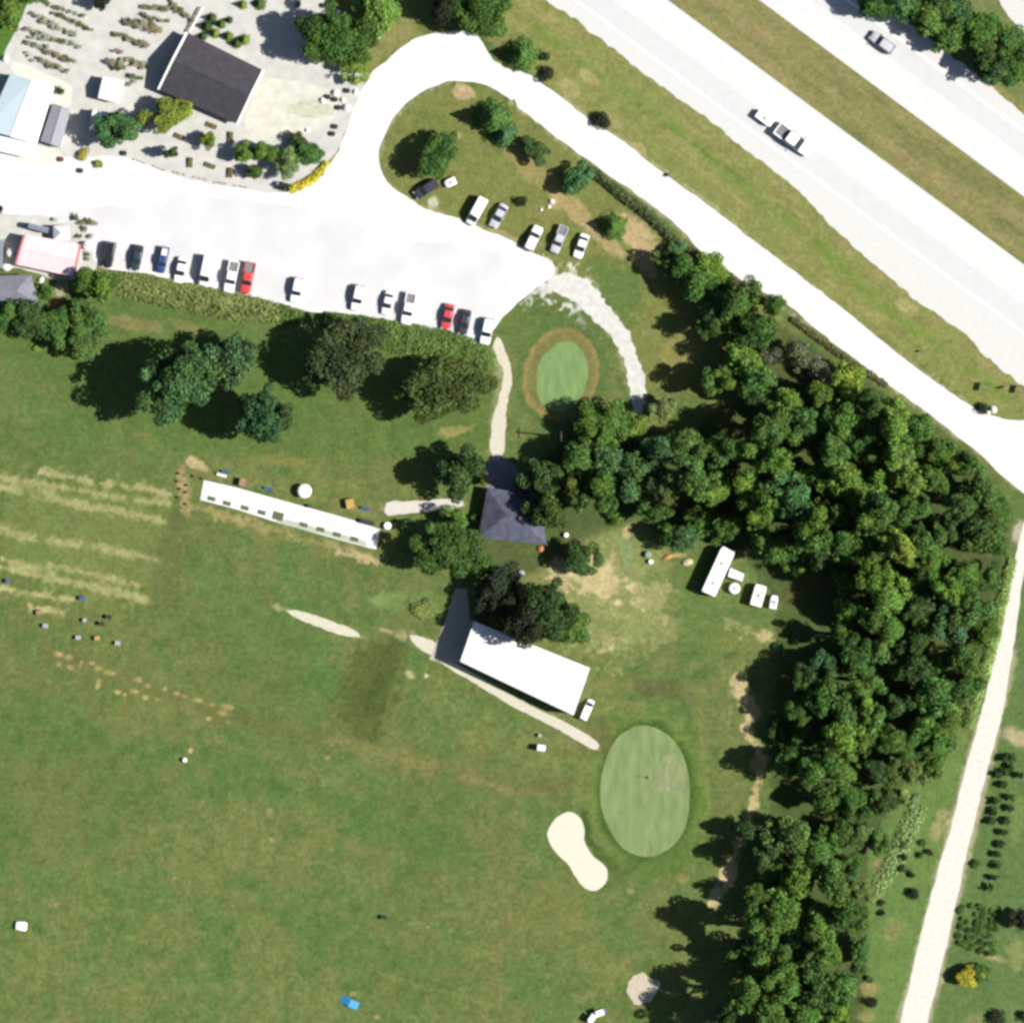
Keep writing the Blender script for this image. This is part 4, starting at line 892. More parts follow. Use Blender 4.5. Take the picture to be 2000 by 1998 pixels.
# white awning on poles beside the shop
aw = thing('awning', 'white pointed awning at the top corner of the pink-roofed shop', 'awning', P(120,456))
MB().loft([[(1.5,1.4,2.3),(-1.5,1.4,2.3),(-1.5,-1.4,2.3),(1.5,-1.4,2.3)],[(.1,.1,3.2),(-.1,.1,3.2),(-.1,-.1,3.2),(.1,-.1,3.2)]]).build('canvas', m_roofw, aw)
for sx in (-1,1):
    for sy in (-1,1): MB().tube((1.45*sx,1.35*sy,0),(1.45*sx,1.35*sy,2.3),.04).build('post', m_trimw, aw)
# --- motorhome and yard pieces
m_wh = mat('white_gelcoat', (.74,.74,.73), .35, .4, var=.02)
m_tyre = mat('tyre_rubber', (.02,.02,.02), .9, .1, var=0); m_hub = mat('silver_hub', (.5,.5,.5), .4, .5, .6, var=0)
m_glass = mat('vehicle_glass', (.02,.026,.034), .08, .5, var=0)
m_lampw = mat('lamp_lens', (.7,.7,.68), .2, .5, var=0); m_lampr = mat('tail_lens', (.35,.02,.02), .3, .5, var=0)
m_body = mat('car_paint', objcol=True, rough=.32, spec=.5, var=0.0)
m_black = mat('black_plastic', (.025,.025,.025), .6, .3, var=0)
def ring(x, hw0, hw1, z0, z1, ch=.12):
    return [(x,-hw0,z0),(x,hw0,z0),(x,hw0+.02,z0+(z1-z0)*.55),(x,hw1,z1-ch*.3),(x,hw1-ch,z1),(x,-hw1+ch,z1),(x,-hw1,z1-ch*.3),(x,-hw0-.02,z0+(z1-z0)*.55)]
def wheels(root, xs, y, r=.34, w=.22):
    for x in xs:
        for s in (-1,1):
            wl_ = MB().tube((x,s*y-w/2*s,r),(x,s*y+w/2*s,r),r,n=16).build('wheel', m_tyre, root)
            MB().tube((x,s*(y+w/2),r),(x,s*(y+w/2+.015),r),r*.55,n=12).build('hub', m_hub, wl_)
def lights(root, xf, xr, y, z):
    for s in (-1,1):
        MB().box(xf-.10,xf+.03,s*y-.17,s*y+.17,z-.07,z+.08).build('headlight', m_lampw, root)
        MB().box(xr-.03,xr+.08,s*y-.13,s*y+.13,z,z+.2).build('tail_light', m_lampr, root)
def proto_car(kind):
    root = thing({'sedan':'parked_car','suv':'parked_car','pickup':'pickup_truck','van':'parked_van'}[kind], 'x', {'pickup':'pickup truck','van':'van'}.get(kind,'car'), (0,0,0))
    if kind == 'sedan':
        L, W_, H = 4.7, .92, 1.43
        MB().loft([ring(-2.35,.72,.62,.38,.80), ring(-2.1,.86,.82,.25,.95), ring(-1.2,.90,.86,.22,.98), ring(.9,.90,.86,.22,.95), ring(1.7,.89,.80,.22,.86), ring(2.15,.82,.70,.25,.74), ring(2.35,.66,.56,.36,.62)]).build('body', m_body, root, True)
        MB().loft([ring(-1.75,.80,.70,.90,.96), ring(-1.05,.80,.66,.9,1.40), ring(.15,.80,.66,.9,1.41), ring(1.05,.80,.72,.88,.94)]).build('cabin_glass', m_glass, root)
        MB().loft([ring(-1.12,.62,.60,1.36,1.425,.05), ring(-.5,.66,.64,1.38,1.445,.05), ring(.12,.63,.61,1.37,1.43,.05)]).build('roof', m_body, root)
        wheels(root, (-1.35,1.42), .80); lights(root, 2.22, -2.32, .58, .66); my = .95; mx = .75; mz = .98
    if kind == 'suv':
        MB().loft([ring(-2.35,.80,.74,.40,.95), ring(-2.2,.92,.86,.3,1.05), ring(.9,.94,.90,.28,1.08), ring(1.8,.92,.84,.28,1.02), ring(2.2,.86,.76,.3,.9), ring(2.38,.72,.62,.4,.72)]).build('body', m_body, root, True)
        MB().loft([ring(-2.25,.84,.74,1.0,1.10), ring(-1.95,.84,.72,1.0,1.66), ring(.2,.84,.72,1.0,1.68), ring(1.05,.84,.76,1.0,1.08)]).build('cabin_glass', m_glass, root)
        MB().loft([ring(-2.05,.70,.68,1.62,1.70,.05), ring(-.8,.73,.71,1.65,1.73,.05), ring(.2,.69,.67,1.64,1.70,.05)]).build('roof', m_body, root)
        wheels(root, (-1.4,1.45), .84, .38, .24); lights(root, 2.26, -2.33, .62, .8); my = 1.0; mx = .85; mz = 1.12
    if kind == 'van':
        MB().loft([ring(-2.75,.88,.84,.42,1.9), ring(-2.6,.96,.90,.32,2.02), ring(.9,.97,.90,.3,2.06), ring(1.5,.96,.84,.3,1.7), ring(2.0,.95,.82,.3,1.18), ring(2.6,.88,.76,.34,1.0), ring(2.78,.74,.64,.42,.8)]).build('body', m_body, root, True)
        MB().loft([ring(1.02,.80,.74,1.95,2.02,.05), ring(1.5,.86,.76,1.45,1.78,.05), ring(2.02,.85,.76,1.1,1.25,.05)]).build('windscreen', m_glass, root)
        for s in (-1,1): MB().box(-2.1,1.0,s*.935-.02,s*.935+.02,1.25,1.75).build('side_window', m_glass, root)
        wheels(root, (-1.7,1.75), .86, .38, .24); lights(root, 2.66, -2.73, .66, .82); my = 1.03; mx = 1.5; mz = 1.2
    if kind == 'pickup':
        MB().loft([ring(-2.85,.90,.86,.45,.98), ring(-2.75,.96,.92,.38,1.05), ring(-.95,.97,.93,.34,1.06), ring(-.94,.97,.93,.34,1.12), ring(1.4,.97,.92,.34,1.14), ring(2.4,.93,.84,.34,1.08), ring(2.75,.88,.78,.36,.98), ring(2.88,.74,.66,.45,.82)]).build('body', m_body, root, True)
        bed = MB().box(-2.72,-1.02,-.78,.78,1.06,1.085).build('bed_floor', mat('bed_liner', A(150,150,154), .8, .2, var=.05), root)
        for s in (-1,1): MB().box(-2.78,-.98,s*.87-.08,s*.87+.08,1.06,1.30).build('bed_side', m_body, root)
        MB().box(-2.86,-2.72,-.94,.94,1.06,1.28).build('tailgate', m_body, root)
        MB().loft([ring(-.98,.86,.74,1.1,1.72), ring(-.8,.86,.74,1.08,1.82), ring(.55,.86,.74,1.08,1.83), ring(1.35,.86,.78,1.08,1.18)]).build('cabin_glass', m_glass, root)
        MB().loft([ring(-.95,.72,.70,1.78,1.86,.05), ring(-.2,.74,.72,1.8,1.89,.05), ring(.55,.70,.68,1.79,1.86,.05)]).build('roof', m_body, root)
        wheels(root, (-1.85,1.85), .86, .40, .26); lights(root, 2.76, -2.87, .66, .84); my = 1.08; mx = 1.1; mz = 1.25
    for s in (-1,1): MB().box(mx-.08,mx+.08,s*my-.09,s*my+.09,mz,mz+.14).build('mirror', m_black, root)
    return root
PR = {}; used = {}
COLR = {'white': (.74,.74,.73), 'silver': (.36,.37,.40), 'black': (.012,.013,.016), 'blue': (.018,.045,.13), 'red': (.42,.045,.045), 'darkgrey': (.03,.034,.042), 'offwhite': (.60,.60,.60), 'teal': (.02,.035,.04)}
def car(kind, px, py, ang, colr, label, group='cars parked along the hedge', sc_=1.08, z=.06):
    if kind not in PR:
        PR[kind] = proto_car(kind); r = PR[kind]; r.location = P(px, py, z); r.rotation_euler = (0,0,R(ang)); r['label'] = label
        if group: r['group'] = group
        r.scale = (sc_,)*3
        for ch in [r, *r.children]: ch.color = (*COLR[colr], 1)
        return r
    r = copy_tree(PR[kind], P(px, py, z), R(ang), label, group, COLR[colr], (sc_,)*3)
    if not group and 'group' in r: del r['group']
    return r
HD = 258
car('suv', 213, 498, HD, 'black', 'black car, leftmost in the row along the hedge')
car('sedan', 267, 504, HD, 'teal', 'blackish green car, second from the left in the hedge row')
pk = car('pickup', 318, 508, HD, 'blue', 'dark blue pickup with a white load, third from the left in the hedge row', sc_=.9)
car('sedan', 353, 528, HD, 'white', 'white car directly right of the dark blue pickup', sc_=1.08)
car('van', 403, 529, HD, 'white', 'white van, fifth from the left in the hedge row')
car('pickup', 452, 541, HD, 'white', 'white pickup with grey bed beside the red pickup')
car('pickup', 484, 543, HD, 'red', 'red pickup with grey bed in the hedge row')
car('suv', 580, 567, HD, 'white', 'white car standing alone between the red pickup and the middle of the row', sc_=1.05)
car('suv', 699, 582, HD, 'white', 'white car standing alone just left of the silver and white pair')
car('sedan', 757, 592, HD, 'offwhite', 'off-white car, left one of the pair right of the row middle', sc_=1.0)
car('pickup', 798, 603, HD, 'white', 'white pickup, right one of the pair right of the row middle')
car('sedan', 874, 619, HD, 'red', 'red car near the right end of the hedge row')
car('sedan', 907, 630, HD, 'darkgrey', 'dark grey car between the red car and the last white car')
car('suv', 951, 647, HD, 'white', 'white car at the far right end of the hedge row', sc_=1.1)
GI = 'cars parked on the island grass'
car('suv', 832, 370, 212, 'darkgrey', 'dark car with a small white trailer under the island tree', GI, 1.08)
car('van', 931, 413, 241, 'white', 'white van on the grass of the car park island', GI, 1.05)
car('sedan', 974, 422, 241, 'silver', 'silver car right of the white van on the island', GI)
car('suv', 1042, 466, 65, 'white', 'white car, left one of the three at the end of the island', GI, 1.08)
car('pickup', 1092, 468, 248, 'silver', 'silver pickup in the middle of three at the island end', GI, .98)
car('sedan', 1135, 481, 250, 'white', 'white car, right one of the three at the end of the island', GI, 1.05)
car('pickup', 1550, 274, -36.6, 'white', 'white pickup towing a small white trailer down the highway', None, 1.42, .08)
car('suv', 1723, 84, 143.4, 'silver', 'silver car driving on the far carriageway', None, 1.15, .08)
# load in the blue pickup's bed
lo = P(321, 494); tag(MB().loft([[(-.8,-.6,0),(.8,-.6,0),(.8,.6,0),(-.8,.6,0)],[(-.7,-.5,.5),(.7,-.5,.5),(.7,.5,.5),(-.7,.5,.5)]]).build('bundle', m_roofw), 'white covered bundle lying in the dark blue pickup bed', 'bundle')
b_ = bpy.data.objects['bundle']; b_.location = (lo.x, lo.y, 1.08); b_.rotation_euler = (0,0,R(HD))
def trailer(px, py, ang, L, W_, H, label, m=m_wh, z=.06, nose=True):
    root = thing('trailer', label, 'trailer', P(px, py, z), R(ang)); h = L/2; w = W_/2
    MB().loft([ring(-h,w-.05,w-.06,.45,H-.05,.08), ring(-h+.1,w,w-.02,.40,H,.08), ring(h-.5,w,w-.02,.40,H,.08), ring(h,w-.15,w-.2,.45,H-.25,.08)]).build('body', m, root)
    MB().tube((h,.35,.5),(h+1.0,0,.5),.04).tube((h,-.35,.5),(h+1.0,0,.5),.04).build('drawbar', m_black, root)
    wheels(root, (-.1,), w-.02, .32, .2)
    MB().box(-.3,.3,w-.01,w+.02,.9,min(1.8,H-.2)).build('door', m_trimw, root)
    MB().box(-.4,.4,-.4,.4,H-.005,H+.06).build('roof_vent', m_slabd, root)
    return root
trailer(1493, 232, -36.6, 3.6, 1.7, 1.5, 'small white trailer towed behind the white pickup on the highway', z=.08)
trailer(880, 357, 205, 2.2, 1.5, 1.1, 'small white trailer behind the dark car under the island tree', z=.01)
trailer(1481, 1163, 74, 4.2, 2.3, 2.1, 'cream-white camper trailer right of the motorhome', mat('cream_panel', (.66,.64,.58), .5, .3, var=.03), z=.01)
trailer(1511, 1176, 80, 2.6, 1.4, 1.6, 'narrow bluish-white box trailer, furthest right in the yard', mat('bluish_panel', (.58,.62,.68), .5, .3, var=.03), z=.01)
rv = thing('motorhome', 'long white motorhome parked at the edge of the wood', 'motorhome', P(1403,1115), R(65.5))
MB().loft([ring(-4.9,1.35,1.30,.5,3.1,.1), ring(-4.7,1.45,1.38,.45,3.2,.1), ring(4.0,1.45,1.38,.45,3.2,.1), ring(4.6,1.42,1.2,.45,2.9,.1), ring(4.9,1.3,1.1,.5,2.0,.1)]).build('body', m_wh, rv)
MB().loft([ring(4.55,1.15,1.05,2.0,2.7,.05), ring(4.85,1.1,1.0,1.6,2.3,.05), ring(4.95,1.0,.95,1.5,1.9,.05)]).build('windscreen', m_glass, rv)
for s in (-1,1):
    for x0 in (-3.8,-1.8,.6,2.6): MB().box(x0,x0+1.1,s*1.45-.03,s*1.45+.03,1.6,2.3).build('window', m_glass, rv)
for x0 in (-2.6,1.6): MB().box(x0-.35,x0+.35,-.35,.35,3.19,3.32).build('roof_vent', m_slabd, rv)
MB().box(-.6,.5,-.5,.5,3.19,3.42).build('air_conditioner', m_wh, rv)
wheels(rv, (-2.6,3.2), 1.25, .45, .3); lights(rv, 4.86, -4.88, 1.0, .8)
ann = gable_building('annex', 'small white annex against the right side of the motorhome', 'annex', [(1421,1126),(1426,1109),(1453,1121),(1450,1136)], 2.0, 2.3, m_wallw, m_roofw, .05)
tk = thing('water_tank', 'round white tank beside the motorhome', 'tank', P(1434,1149))
MB().lathe([(1.05,0),(1.1,.1),(1.1,1.3),(.9,1.55),(.3,1.65)],20).build('shell', m_wh, tk, True); MB().lathe([(.25,1.62),(.25,1.74)],10).build('lid', m_black, tk)
# range equipment
slab = sheet('tee_slab', resample_pts if False else [(398,938),(460,952),(560,980),(640,1002),(700,1019),(742,1034),(735,1073),(720,1070),(640,1048),(534,1018),(466,996),(391,976)], .14, m_slab, None, 'long white concrete tee slab with a row of green mats', 'tee slab', .14)
sheet('mat_strip', [(540,1016),(560,1014),(640,1036),(715,1057),(716,1068),(640,1046),(540,1021)], .146, mat('faded_green_strip', A(206,216,196), .9, .1, var=.08, scale=2), None, 'faded green strip of carpet along the lower edge of the tee slab', 'carpet')
m_mat = mat('green_hitting_mat', A(112,124,92), .95, .05, var=.12, scale=3); mt0 = None
for i, (x, y) in enumerate([(413,974),(443,983),(478,992),(511,1001),(543,1008),(593,1025),(626,1034),(658,1044),(692,1053)]):
    s = 1.35 if i == 4 else 1
    lb = ['leftmost green hitting mat on the white tee slab','second green hitting mat from the left on the slab','third green hitting mat from the left on the slab','fourth green hitting mat from the left on the slab','largest green hitting mat, at the middle of the slab','first hitting mat right of the large middle one','second hitting mat right of the large middle one','third hitting mat right of the large middle one','rightmost dark hitting mat on the slab'][i]
    if mt0 is None:
        mt0 = thing('hitting_mat', lb, 'mat', P(x, y, .15), R(-15), 'hitting mats on the tee slab')
        MB().box(-.8,.8,-.42,.42,0,.04).build('turf', m_mat, mt0); MB().lathe([(.03,.04),(.02,.10)],6,.4,0).build('rubber_tee', m_black, mt0)
    else: copy_tree(mt0, P(x, y, .15), R(-15), lb, 'hitting mats on the tee slab', None, (s,s*1.4 if s > 1 else 1,1))
m_blue = mat('blue_plastic', A(76,108,176), .5, .3, var=.05); m_wood = mat('weathered_wood', A(222,182,112), .9, .1, var=.15, scale=3); m_brown = mat('brown_wood', A(190,150,130), .9, .1, var=.15, scale=3); m_lav = mat('lavender_plastic', A(196,194,208), .6, .2, var=.05)
m_sky = mat('bright_blue_tarp', A(64,168,232), .6, .2, var=.06, scale=2); m_dk = mat('dark_metal', (.02,.02,.022), .6, .3, var=0)
def bench(px, py, ang, label, m, s=1.0):
    r = thing('bench', label, 'bench', P(px, py), R(ang)); r.scale = (s,)*3
    MB().box(-.9,.9,-.25,.22,.42,.47).build('seat', m, r); MB().box(-.9,.9,.22,.28,.5,.95).build('backrest', m, r)
    for x in (-.75,.75): MB().box(x-.05,x+.05,-.22,.26,0,.42).build('leg', m_dk, r)
def bin_(px, py, label, m, h=1.0, r_=.45, name='litter_bin', cat='bin'):
    r = thing(name, label, cat, P(px, py)); MB().lathe([(r_*.8,0),(r_,.1),(r_,h*.9)],12).build('bucket', m, r); MB().lathe([(r_*1.06,h*.9),(r_*.9,h*.97),(r_*.2,h)],12).build('lid', m, r)
def crate(px, py, w, l, h, m, label, ang=0, name='crate', cat='crate'):
    r = thing(name, label, cat, P(px, py), R(ang)); mb = MB()
    for k in range(3):
        z0 = .06+k*(h-.06)/3; z1 = z0+(h-.06)/3-.05
        mb.box(-w/2,w/2,-l/2,-l/2+.04,z0,z1).box(-w/2,w/2,l/2-.04,l/2,z0,z1).box(-w/2,-w/2+.04,-l/2+.04,l/2-.04,z0,z1).box(w/2-.04,w/2,-l/2+.04,l/2-.04,z0,z1)
    mb.build('side_slats', m, r); MB().box(-w/2+.05,w/2-.05,-l/2+.05,l/2-.05,.02,.06).build('floor', m, r); MB().box(-w/2-.02,w/2+.02,-l/2-.02,l/2+.02,h,h+.05).build('lid', m, r)
bench(433, 928, -15, 'white and blue bench at the left end above the tee slab', m_roofw, 1.1); bench(440, 922, -15, 'blue bench behind the white bench above the slab', m_blue, .9)
crate(474, 942, 1.2, 1.4, 1.3, m_brown, 'brown wooden crate above the left part of the tee slab', -15)
bench(524, 955, -15, 'blue bench above the tee slab, left of the white hut', m_blue); bench(714, 994, -15, 'blue bench above the right end of the tee slab', m_blue)
crate(684, 984, 1.5, 1.8, 1.2, m_wood, 'yellowish wooden crate above the right part of the tee slab', 10)
hut = thing('round_hut', 'round white-roofed hut above the middle of the tee slab', 'hut', P(595,959))
MB().lathe([(1.15,0),(1.15,1.5)],12).build('wall', m_wallw, hut); MB().lathe([(1.4,1.48),(1.2,1.65),(.15,2.0)],12).build('roof', mat('cream_roof', (.66,.62,.58), .7, .2, var=.03), hut); MB().box(-.35,.35,-1.19,-1.12,.05,1.35).build('door', mat('brown_door'), hut)
bin_(603, 988, 'dark bin at the upper edge of the tee slab below the hut', m_dk, .9, .35); bin_(757, 1027, 'white bin just right of the tee slab', m_lampw, .9, .7)
crate(717, 1020, 2.8, .8, .9, m_dk, 'black box standing for a shadow at the upper right edge of the tee slab', -14, 'shadow_box', 'box')  # dark box put in where only a roof's shadow lies
for i, (x, y) in enumerate([(350,925),(347,940),(352,955),(349,972),(364,985),(378,930),(366,948),(364,962),(395,935)]):
    mp = MB().lathe([(.22,0),(.22,.55),(.15,.62)],8).build('wooden_stump', mat('dark_stump', A(130,84,66), .9, .1, var=.2), None); mp.location = P(x, y)
    tag(mp, 'short brown wooden stump in the bare soil left of the tee slab', 'stump', 'stumps left of the tee slab')
# things on the range grass
for (x, y, m, lb, kind) in [(160,1168,m_blue,'blue crate on the worn grass rows','c'),(14,1135,m_blue,'blue-grey bin at the left edge of the range','b'),(214,1205,m_dk,'black target post, right one of two on the range grass','p'),(200,1218,m_dk,'black target post, left one of two on the range grass','p'),
     (165,1211,m_lav,'pale lavender bin directly left of the two black posts','b'),(89,1222,m_lav,'lavender crate furthest left on the range grass','c'),(76,1196,m_brown,'reddish brown crate above the leftmost lavender crate','c'),(153,1245,m_lav,'lavender crate in the middle of the lower three','c'),(190,1246,m_wood,'tan crate beside the middle lavender crate','c'),(230,1256,m_lav,'lavender crate at the lower right of the group','c'),(752,1791,m_dk,'black target post alone in the lower middle of the range','p'),(361,1484,m_lampw,'tiny white marker bin in the middle of the range','b')]:
    if kind == 'c': crate(x, y, 1.0, .75, .7, m, lb, rng.uniform(-20,20))
    elif kind == 'b': bin_(x, y, lb, m, .8, .42)
    else:
        r = thing('target_post', lb, 'post', P(x, y)); MB().tube((0,0,0),(0,0,1.0),.12).build('post', m_dk, r); MB().lathe([(.45,1.0),(.5,1.1),(.42,1.2)],12).build('target_disc', m_dk, r)
tb = thing('target_board', 'bright blue folded target board lying near the bottom of the range', 'board', P(683,1957), R(-22))
MB().add([(-1.8,-.75,.05),(0,-.75,.75),(0,.75,.75),(-1.8,.75,.05),(-1.8,-.75,0),(0,-.75,.68),(0,.75,.68),(-1.8,.75,0)],[(0,1,2,3),(7,6,5,4),(0,4,5,1),(3,2,6,7),(0,3,7,4),(1,5,6,2)]).build('panel', m_sky, tb)
MB().add([(0.02,-.85,.75),(1.8,-.85,.05),(1.8,.65,.05),(0.02,.65,.75),(0.02,-.85,.68),(1.8,-.85,0),(1.8,.65,0),(0.02,.65,.68)],[(0,1,2,3),(7,6,5,4),(0,4,5,1),(3,2,6,7),(0,3,7,4),(1,5,6,2)]).build('panel', m_sky, tb)
tw = thing('target_box', 'white rounded target box at the lower left of the range', 'box', P(41,1808), R(-8)); MB().loft([ring(-1.15,.6,.5,.05,.5,.1),ring(-.9,.85,.75,0,.7,.1),ring(.9,.85,.75,0,.7,.1),ring(1.15,.6,.5,.05,.5,.1)]).build('shell', m_wh, tw, True); MB().box(-.3,.3,-.1,.1,.69,.76).build('handle', m_dk, tw)
def cart(px, py, ang, label, ctop, cbody):
    r = thing('golf_cart', label, 'golf cart', P(px, py), R(ang))
    MB().loft([ring(-1.2,.5,.45,.3,.75), ring(-.5,.58,.54,.25,.8), ring(.4,.58,.54,.25,.5), ring(.7,.56,.5,.25,.85), ring(1.2,.45,.4,.3,.6)]).build('body', cbody, r)
    MB().box(-.85,.75,-.58,.58,1.78,1.84).build('roof', ctop, r); MB().box(-.5,0,-.5,.5,.7,.85).build('seat', m_black, r)
    for x in (-.8,.7):
        for s in (-1,1): MB().tube((x,s*.54,.5),(x,s*.54,1.79),.025).build('roof_post', m_dk, r)
    wheels(r, (-.8,.85), .5, .22, .16)
cart(1157, 1987, 55, 'white golf cart at the bottom edge, left of its pair', m_roofw, m_roofw); cart(1172, 1977, 20, 'golf cart with a cream roof touching the white one at the bottom edge', mat('cream_panel'), m_blue)
cart(1058, 1460, -8, 'golf cart with pale blue roof on the grass below the long white roof', mat('bluish_panel'), m_dk); bin_(1054, 1436, 'small grey bin above the golf cart below the white roof', m_slabd, .8, .35)
# white van beside the range building
car('van', 1147, 1386, 66, 'white', 'white van at the lower right corner of the range building', None, .75, .01)
# flag on the large green
fl = thing('golf_flag', 'flagstick near the middle of the large putting green', 'flag', P(1263,1518)); MB().tube((0,0,0),(0,0,2.2),.03).build('stick', m_lampw, fl); MB().add([(0,0,2.15),(.7,.1,1.95),(0,0,1.75),(0,.02,2.15),(.7,.12,1.95),(0,.02,1.75)],[(0,1,2),(5,4,3),(0,3,4,1),(1,4,5,2)]).build('flag', m_dk, fl)
MB().lathe([(.35,.03),(.3,.06),(.1,.07)],10).build('cup_ring', m_dk, fl)
# utility pole casting the thin shadow
up = thing('utility_pole', 'tall utility pole at the wood edge below the small putting green', 'pole', P(1096,853)); MB().tube((0,0,0),(0,0,8.6),.19,.13).build('pole', m_bark, up); MB().box(-.06,.06,-1.0,1.0,8.0,8.12).build('cross_arm', m_bark, up)
# yard clutter
bin_(1266, 1083, 'green barrel left of the orange tarp in the yard', mat('green_plastic', A(160,190,170), .5, .3, var=.05), 1.0, .6, 'barrel', 'barrel'); bin_(1271, 1097, 'cream barrel below the green barrel', mat('cream_panel'), .8, .45, 'barrel', 'barrel')
def heap(px, py, rx, ry, h, m, label, name, cat, ang=0, seed=1):
    mb = MB(); n = 14; prof = [1.0,.86,.6,.3,.04]; rr = []
    for k, p in enumerate(prof):
        rr.append([(rx*p*math.cos(2*math.pi*i/n)*(1+.22*mnoise.noise(Vector((i*.9,k*.7,seed)))), ry*p*math.sin(2*math.pi*i/n)*(1+.22*mnoise.noise(Vector((i*.8,k*.5,seed+5)))), h*[0,.4,.75,.95,1][k]*(1+.25*mnoise.noise(Vector((i*.7,k,seed+9))))) for i in range(n)])
    o = mb.loft(rr).build(name, m); o.location = P(px, py); o.rotation_euler = (0,0,R(ang)); return tag(o, label, cat)
heap(1304,1088,1.1,.5,.5,mat('orange_tarp', A(226,172,98), .8, .1, var=.08),'orange tarp heap between the barrels and the motorhome','tarp_heap','tarp',20)
heap(1342,1098,1.2,.7,.7,mat('pale_lumber', A(244,226,184), .9, .1, var=.12, scale=3),'pale sandy heap left of the motorhome','sand_heap','heap',10,3)
heap(1056,1072,.75,.7,.6,mat('orange_pot', A(222,158,112), .8, .1, var=.1),'small orange heap at the lower right corner of the hipped house','mulch_heap','heap',0,5)
bin_(1036, 970+34, 'white bin near the right side of the hipped house roof', m_lampw, 5.0, .4) if False else None
bin_(1106, 1045, 'white bin in the yard right of the house', m_lampw, .9, .45); bin_(1019, 1120, 'pale bin in the yard below the house', m_lav, .9, .6)
# boulders beside the loop road and the stones on the island
for i, (x, y, s, lb) in enumerate([(677,211,.9,'largest white boulder beside the left side of the loop road'),(655,182,.8,'pale boulder at the top of the boulder group'),(694,180,.6,'small pale boulder closest to the loop road at the group top'),(630,197,.7,'pale boulder at the left of the boulder group'),(670,196,.6,'pale boulder in the middle of the boulder group'),
     (738,70,.8,'white boulder under the top edge trees left of the loop'),(725,55,.5,'small stone above the white boulder near the top edge trees'),(660,28,.8,'white boulder at the gravel above the big barn tree'),(600,255,.5,'pale stone in the gravel above the nursery clump'),(1078,394,.6,'pale boulder on the island beside the bluish tree'),(1072,404,.45,'small pale stone below the island boulder'),(1057,410,.35,'tiny pale stone left of the island stones'),
     (10,115,.8,'white boulder at the left edge beside the corner tree'),(1940,800,.8,'pale boulder in the sign bed at the road junction'),(1930,806,.5,'small pale stone in the sign bed at the road junction'),(12,522,1.0,'white boulder below the dark shed at the left edge'),(80,547,.7,'white stone at the corner of the pale grey hipped roof')]):
    heap(x, y, s, s*.85, s*1.1, mat('white_limestone', (.62,.6,.56), .9, .1, var=.08, scale=3), lb, 'boulder', 'boulder', i*37, i)
for (x, y, lb) in [(641,190,'low dark planter tub left of the pale boulders'),(662,211,'low dark planter tub touching the largest white boulder'),(679,178,'dark planter tub near the small boulder at the loop road'),(655,195,'brown planter tub in the middle of the boulder group'),(650,262,'teal-dark planter tub at the gravel edge by the loop'),(655,248,'upper of two dark tubs at the gravel edge by the loop'),(633,12,'dark tub at the top gravel right part'),(583,10,'grey-brown tub at the top gravel left part'),(730,48,'dark tub under the top edge trees'),(120,312,'dark red tub in front of the greenhouse'),(243,300,'dark tub below the bluish nursery tree'),(158,334,'grey tub in the car park below the lean-to')]:
    bin_(x, y, lb, m_dk if 'red' not in lb else mat('maroon_plastic', A(140,70,80), .7, .2, var=.05), .7, .5, 'planter_tub', 'tub')
wt = thing('water_butt', 'round white tank between the pink-roofed shop and the first parked car', 'tank', P(170,480)); MB().lathe([(.75,0),(.8,.1),(.8,1.2),(.2,1.4)],16).build('shell', m_wh, wt, True); MB().lathe([(.2,1.38),(.2,1.48)],10).build('lid', m_black, wt)
bu = thing('garden_umbrella', 'small cream garden umbrella in the shade left of the pink-roofed shop', 'umbrella', P(24,494)); MB().tube((0,0,0),(0,0,2.3),.03).build('pole', m_trimw, bu); MB().lathe([(1.0,2.0),(.6,2.2),(.05,2.4)],8).build('canopy', mat('cream_panel'), bu)
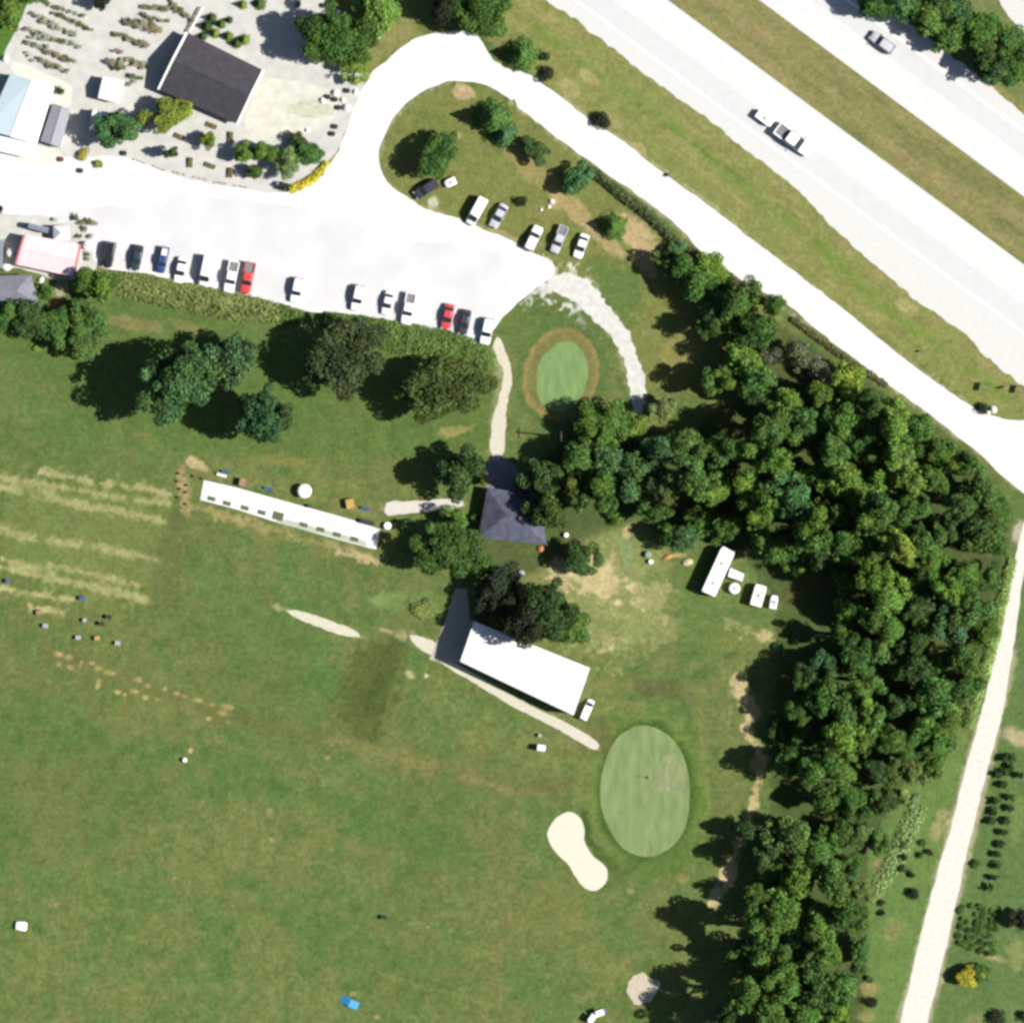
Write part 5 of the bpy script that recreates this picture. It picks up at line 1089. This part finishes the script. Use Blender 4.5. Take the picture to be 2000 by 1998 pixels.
# raised planting boxes in the nursery
m_soil = mat('planting_soil', A(128,112,84), .95, .05, var=.25, scale=3)
def planter(x, y, ang, lb, l=2.0, w=.9):
    r = thing('planting_box', lb, 'planter', P(x, y), R(ang), 'raised planting boxes below the barn'); mb = MB()
    mb.box(-l/2,l/2,-w/2,-w/2+.08,0.02,.5).box(-l/2,l/2,w/2-.08,w/2,0.02,.5).box(-l/2,-l/2+.08,-w/2+.08,w/2-.08,0.02,.5).box(l/2-.08,l/2,-w/2+.08,w/2-.08,0.02,.5)
    mb.build('frame', m_brown, r); MB().box(-l/2+.08,l/2-.08,-w/2+.08,w/2-.08,0.02,.4).build('soil', m_soil, r)
    pl = link('foliage', BU[1], None, r); pl.scale = (l*.42,w*.42,.35); pl.location = (0,0,.5); pl.color = (*tcol('n3'),1)
for x, y, a, lb in [(372,318,88,'upright planting box left of the middle in the nursery front'),(411,324,-20,'slanted planting box second from the left in the nursery front'),(450,338,85,'upright planting box third along in the nursery front'),(491,343,-5,'level planting box nearest the yellow hedge'),(451,268,88,'upright planting box just below the barn corner'),(414,246,-22,'slanted planting box along the lower barn wall'),(352,268,-25,'slanted planting box below the yellow-green tree')]: planter(x, y, a, lb)
# signs and posts along the service road
def sign(px, py, ang, w, h, zt, label, m, name='road_sign'):
    r = thing(name, label, 'sign', P(px, py), R(ang)); MB().box(-w/2,w/2,-.05,.05,zt-h,zt).build('panel', m, r)
    for s in (-1,1) if w > 1 else (0,): MB().tube((s*w*.35,.08,0),(s*w*.35,.08,zt-.1),.05).build('post', m_dk, r)
sign(1308, 343, 60, .8, .9, 1.3, 'small dark sign on the verge above the service road', m_dk); sign(1800, 687, 60, .5, .6, 1.2, 'tiny dark sign alone on the verge near the highway', m_dk)
sign(1928, 757, 75, 1.6, 1.1, 2.6, 'dark panel sign, left of two at the road junction', m_blue); sign(1998, 762, 75, 1.6, 1.1, 2.6, 'dark panel sign at the right edge by the road junction', m_blue)
sign(1964, 758, 20, 1.2, .8, 1.6, 'light blue sign between the two dark ones at the junction', m_lav)

# white rail fence running on from the barn's gable edge
fn = thing('rail_fence', 'low white rail fence running up from the top left corner of the barn', 'fence', P(370,64)); fa = P(396,16)-P(370,64); fd = fa.normalized()
for k in range(5): v = fa*k/4; MB().box(v.x-.07,v.x+.07,v.y-.07,v.y+.07,0,1.1).build('post', m_trimw, fn)
MB().tube((0,0,1.02),(fa.x,fa.y,1.02),.16,n=6).tube((0,0,.55),(fa.x,fa.y,.55),.08,n=6).build('rail', m_trimw, fn)
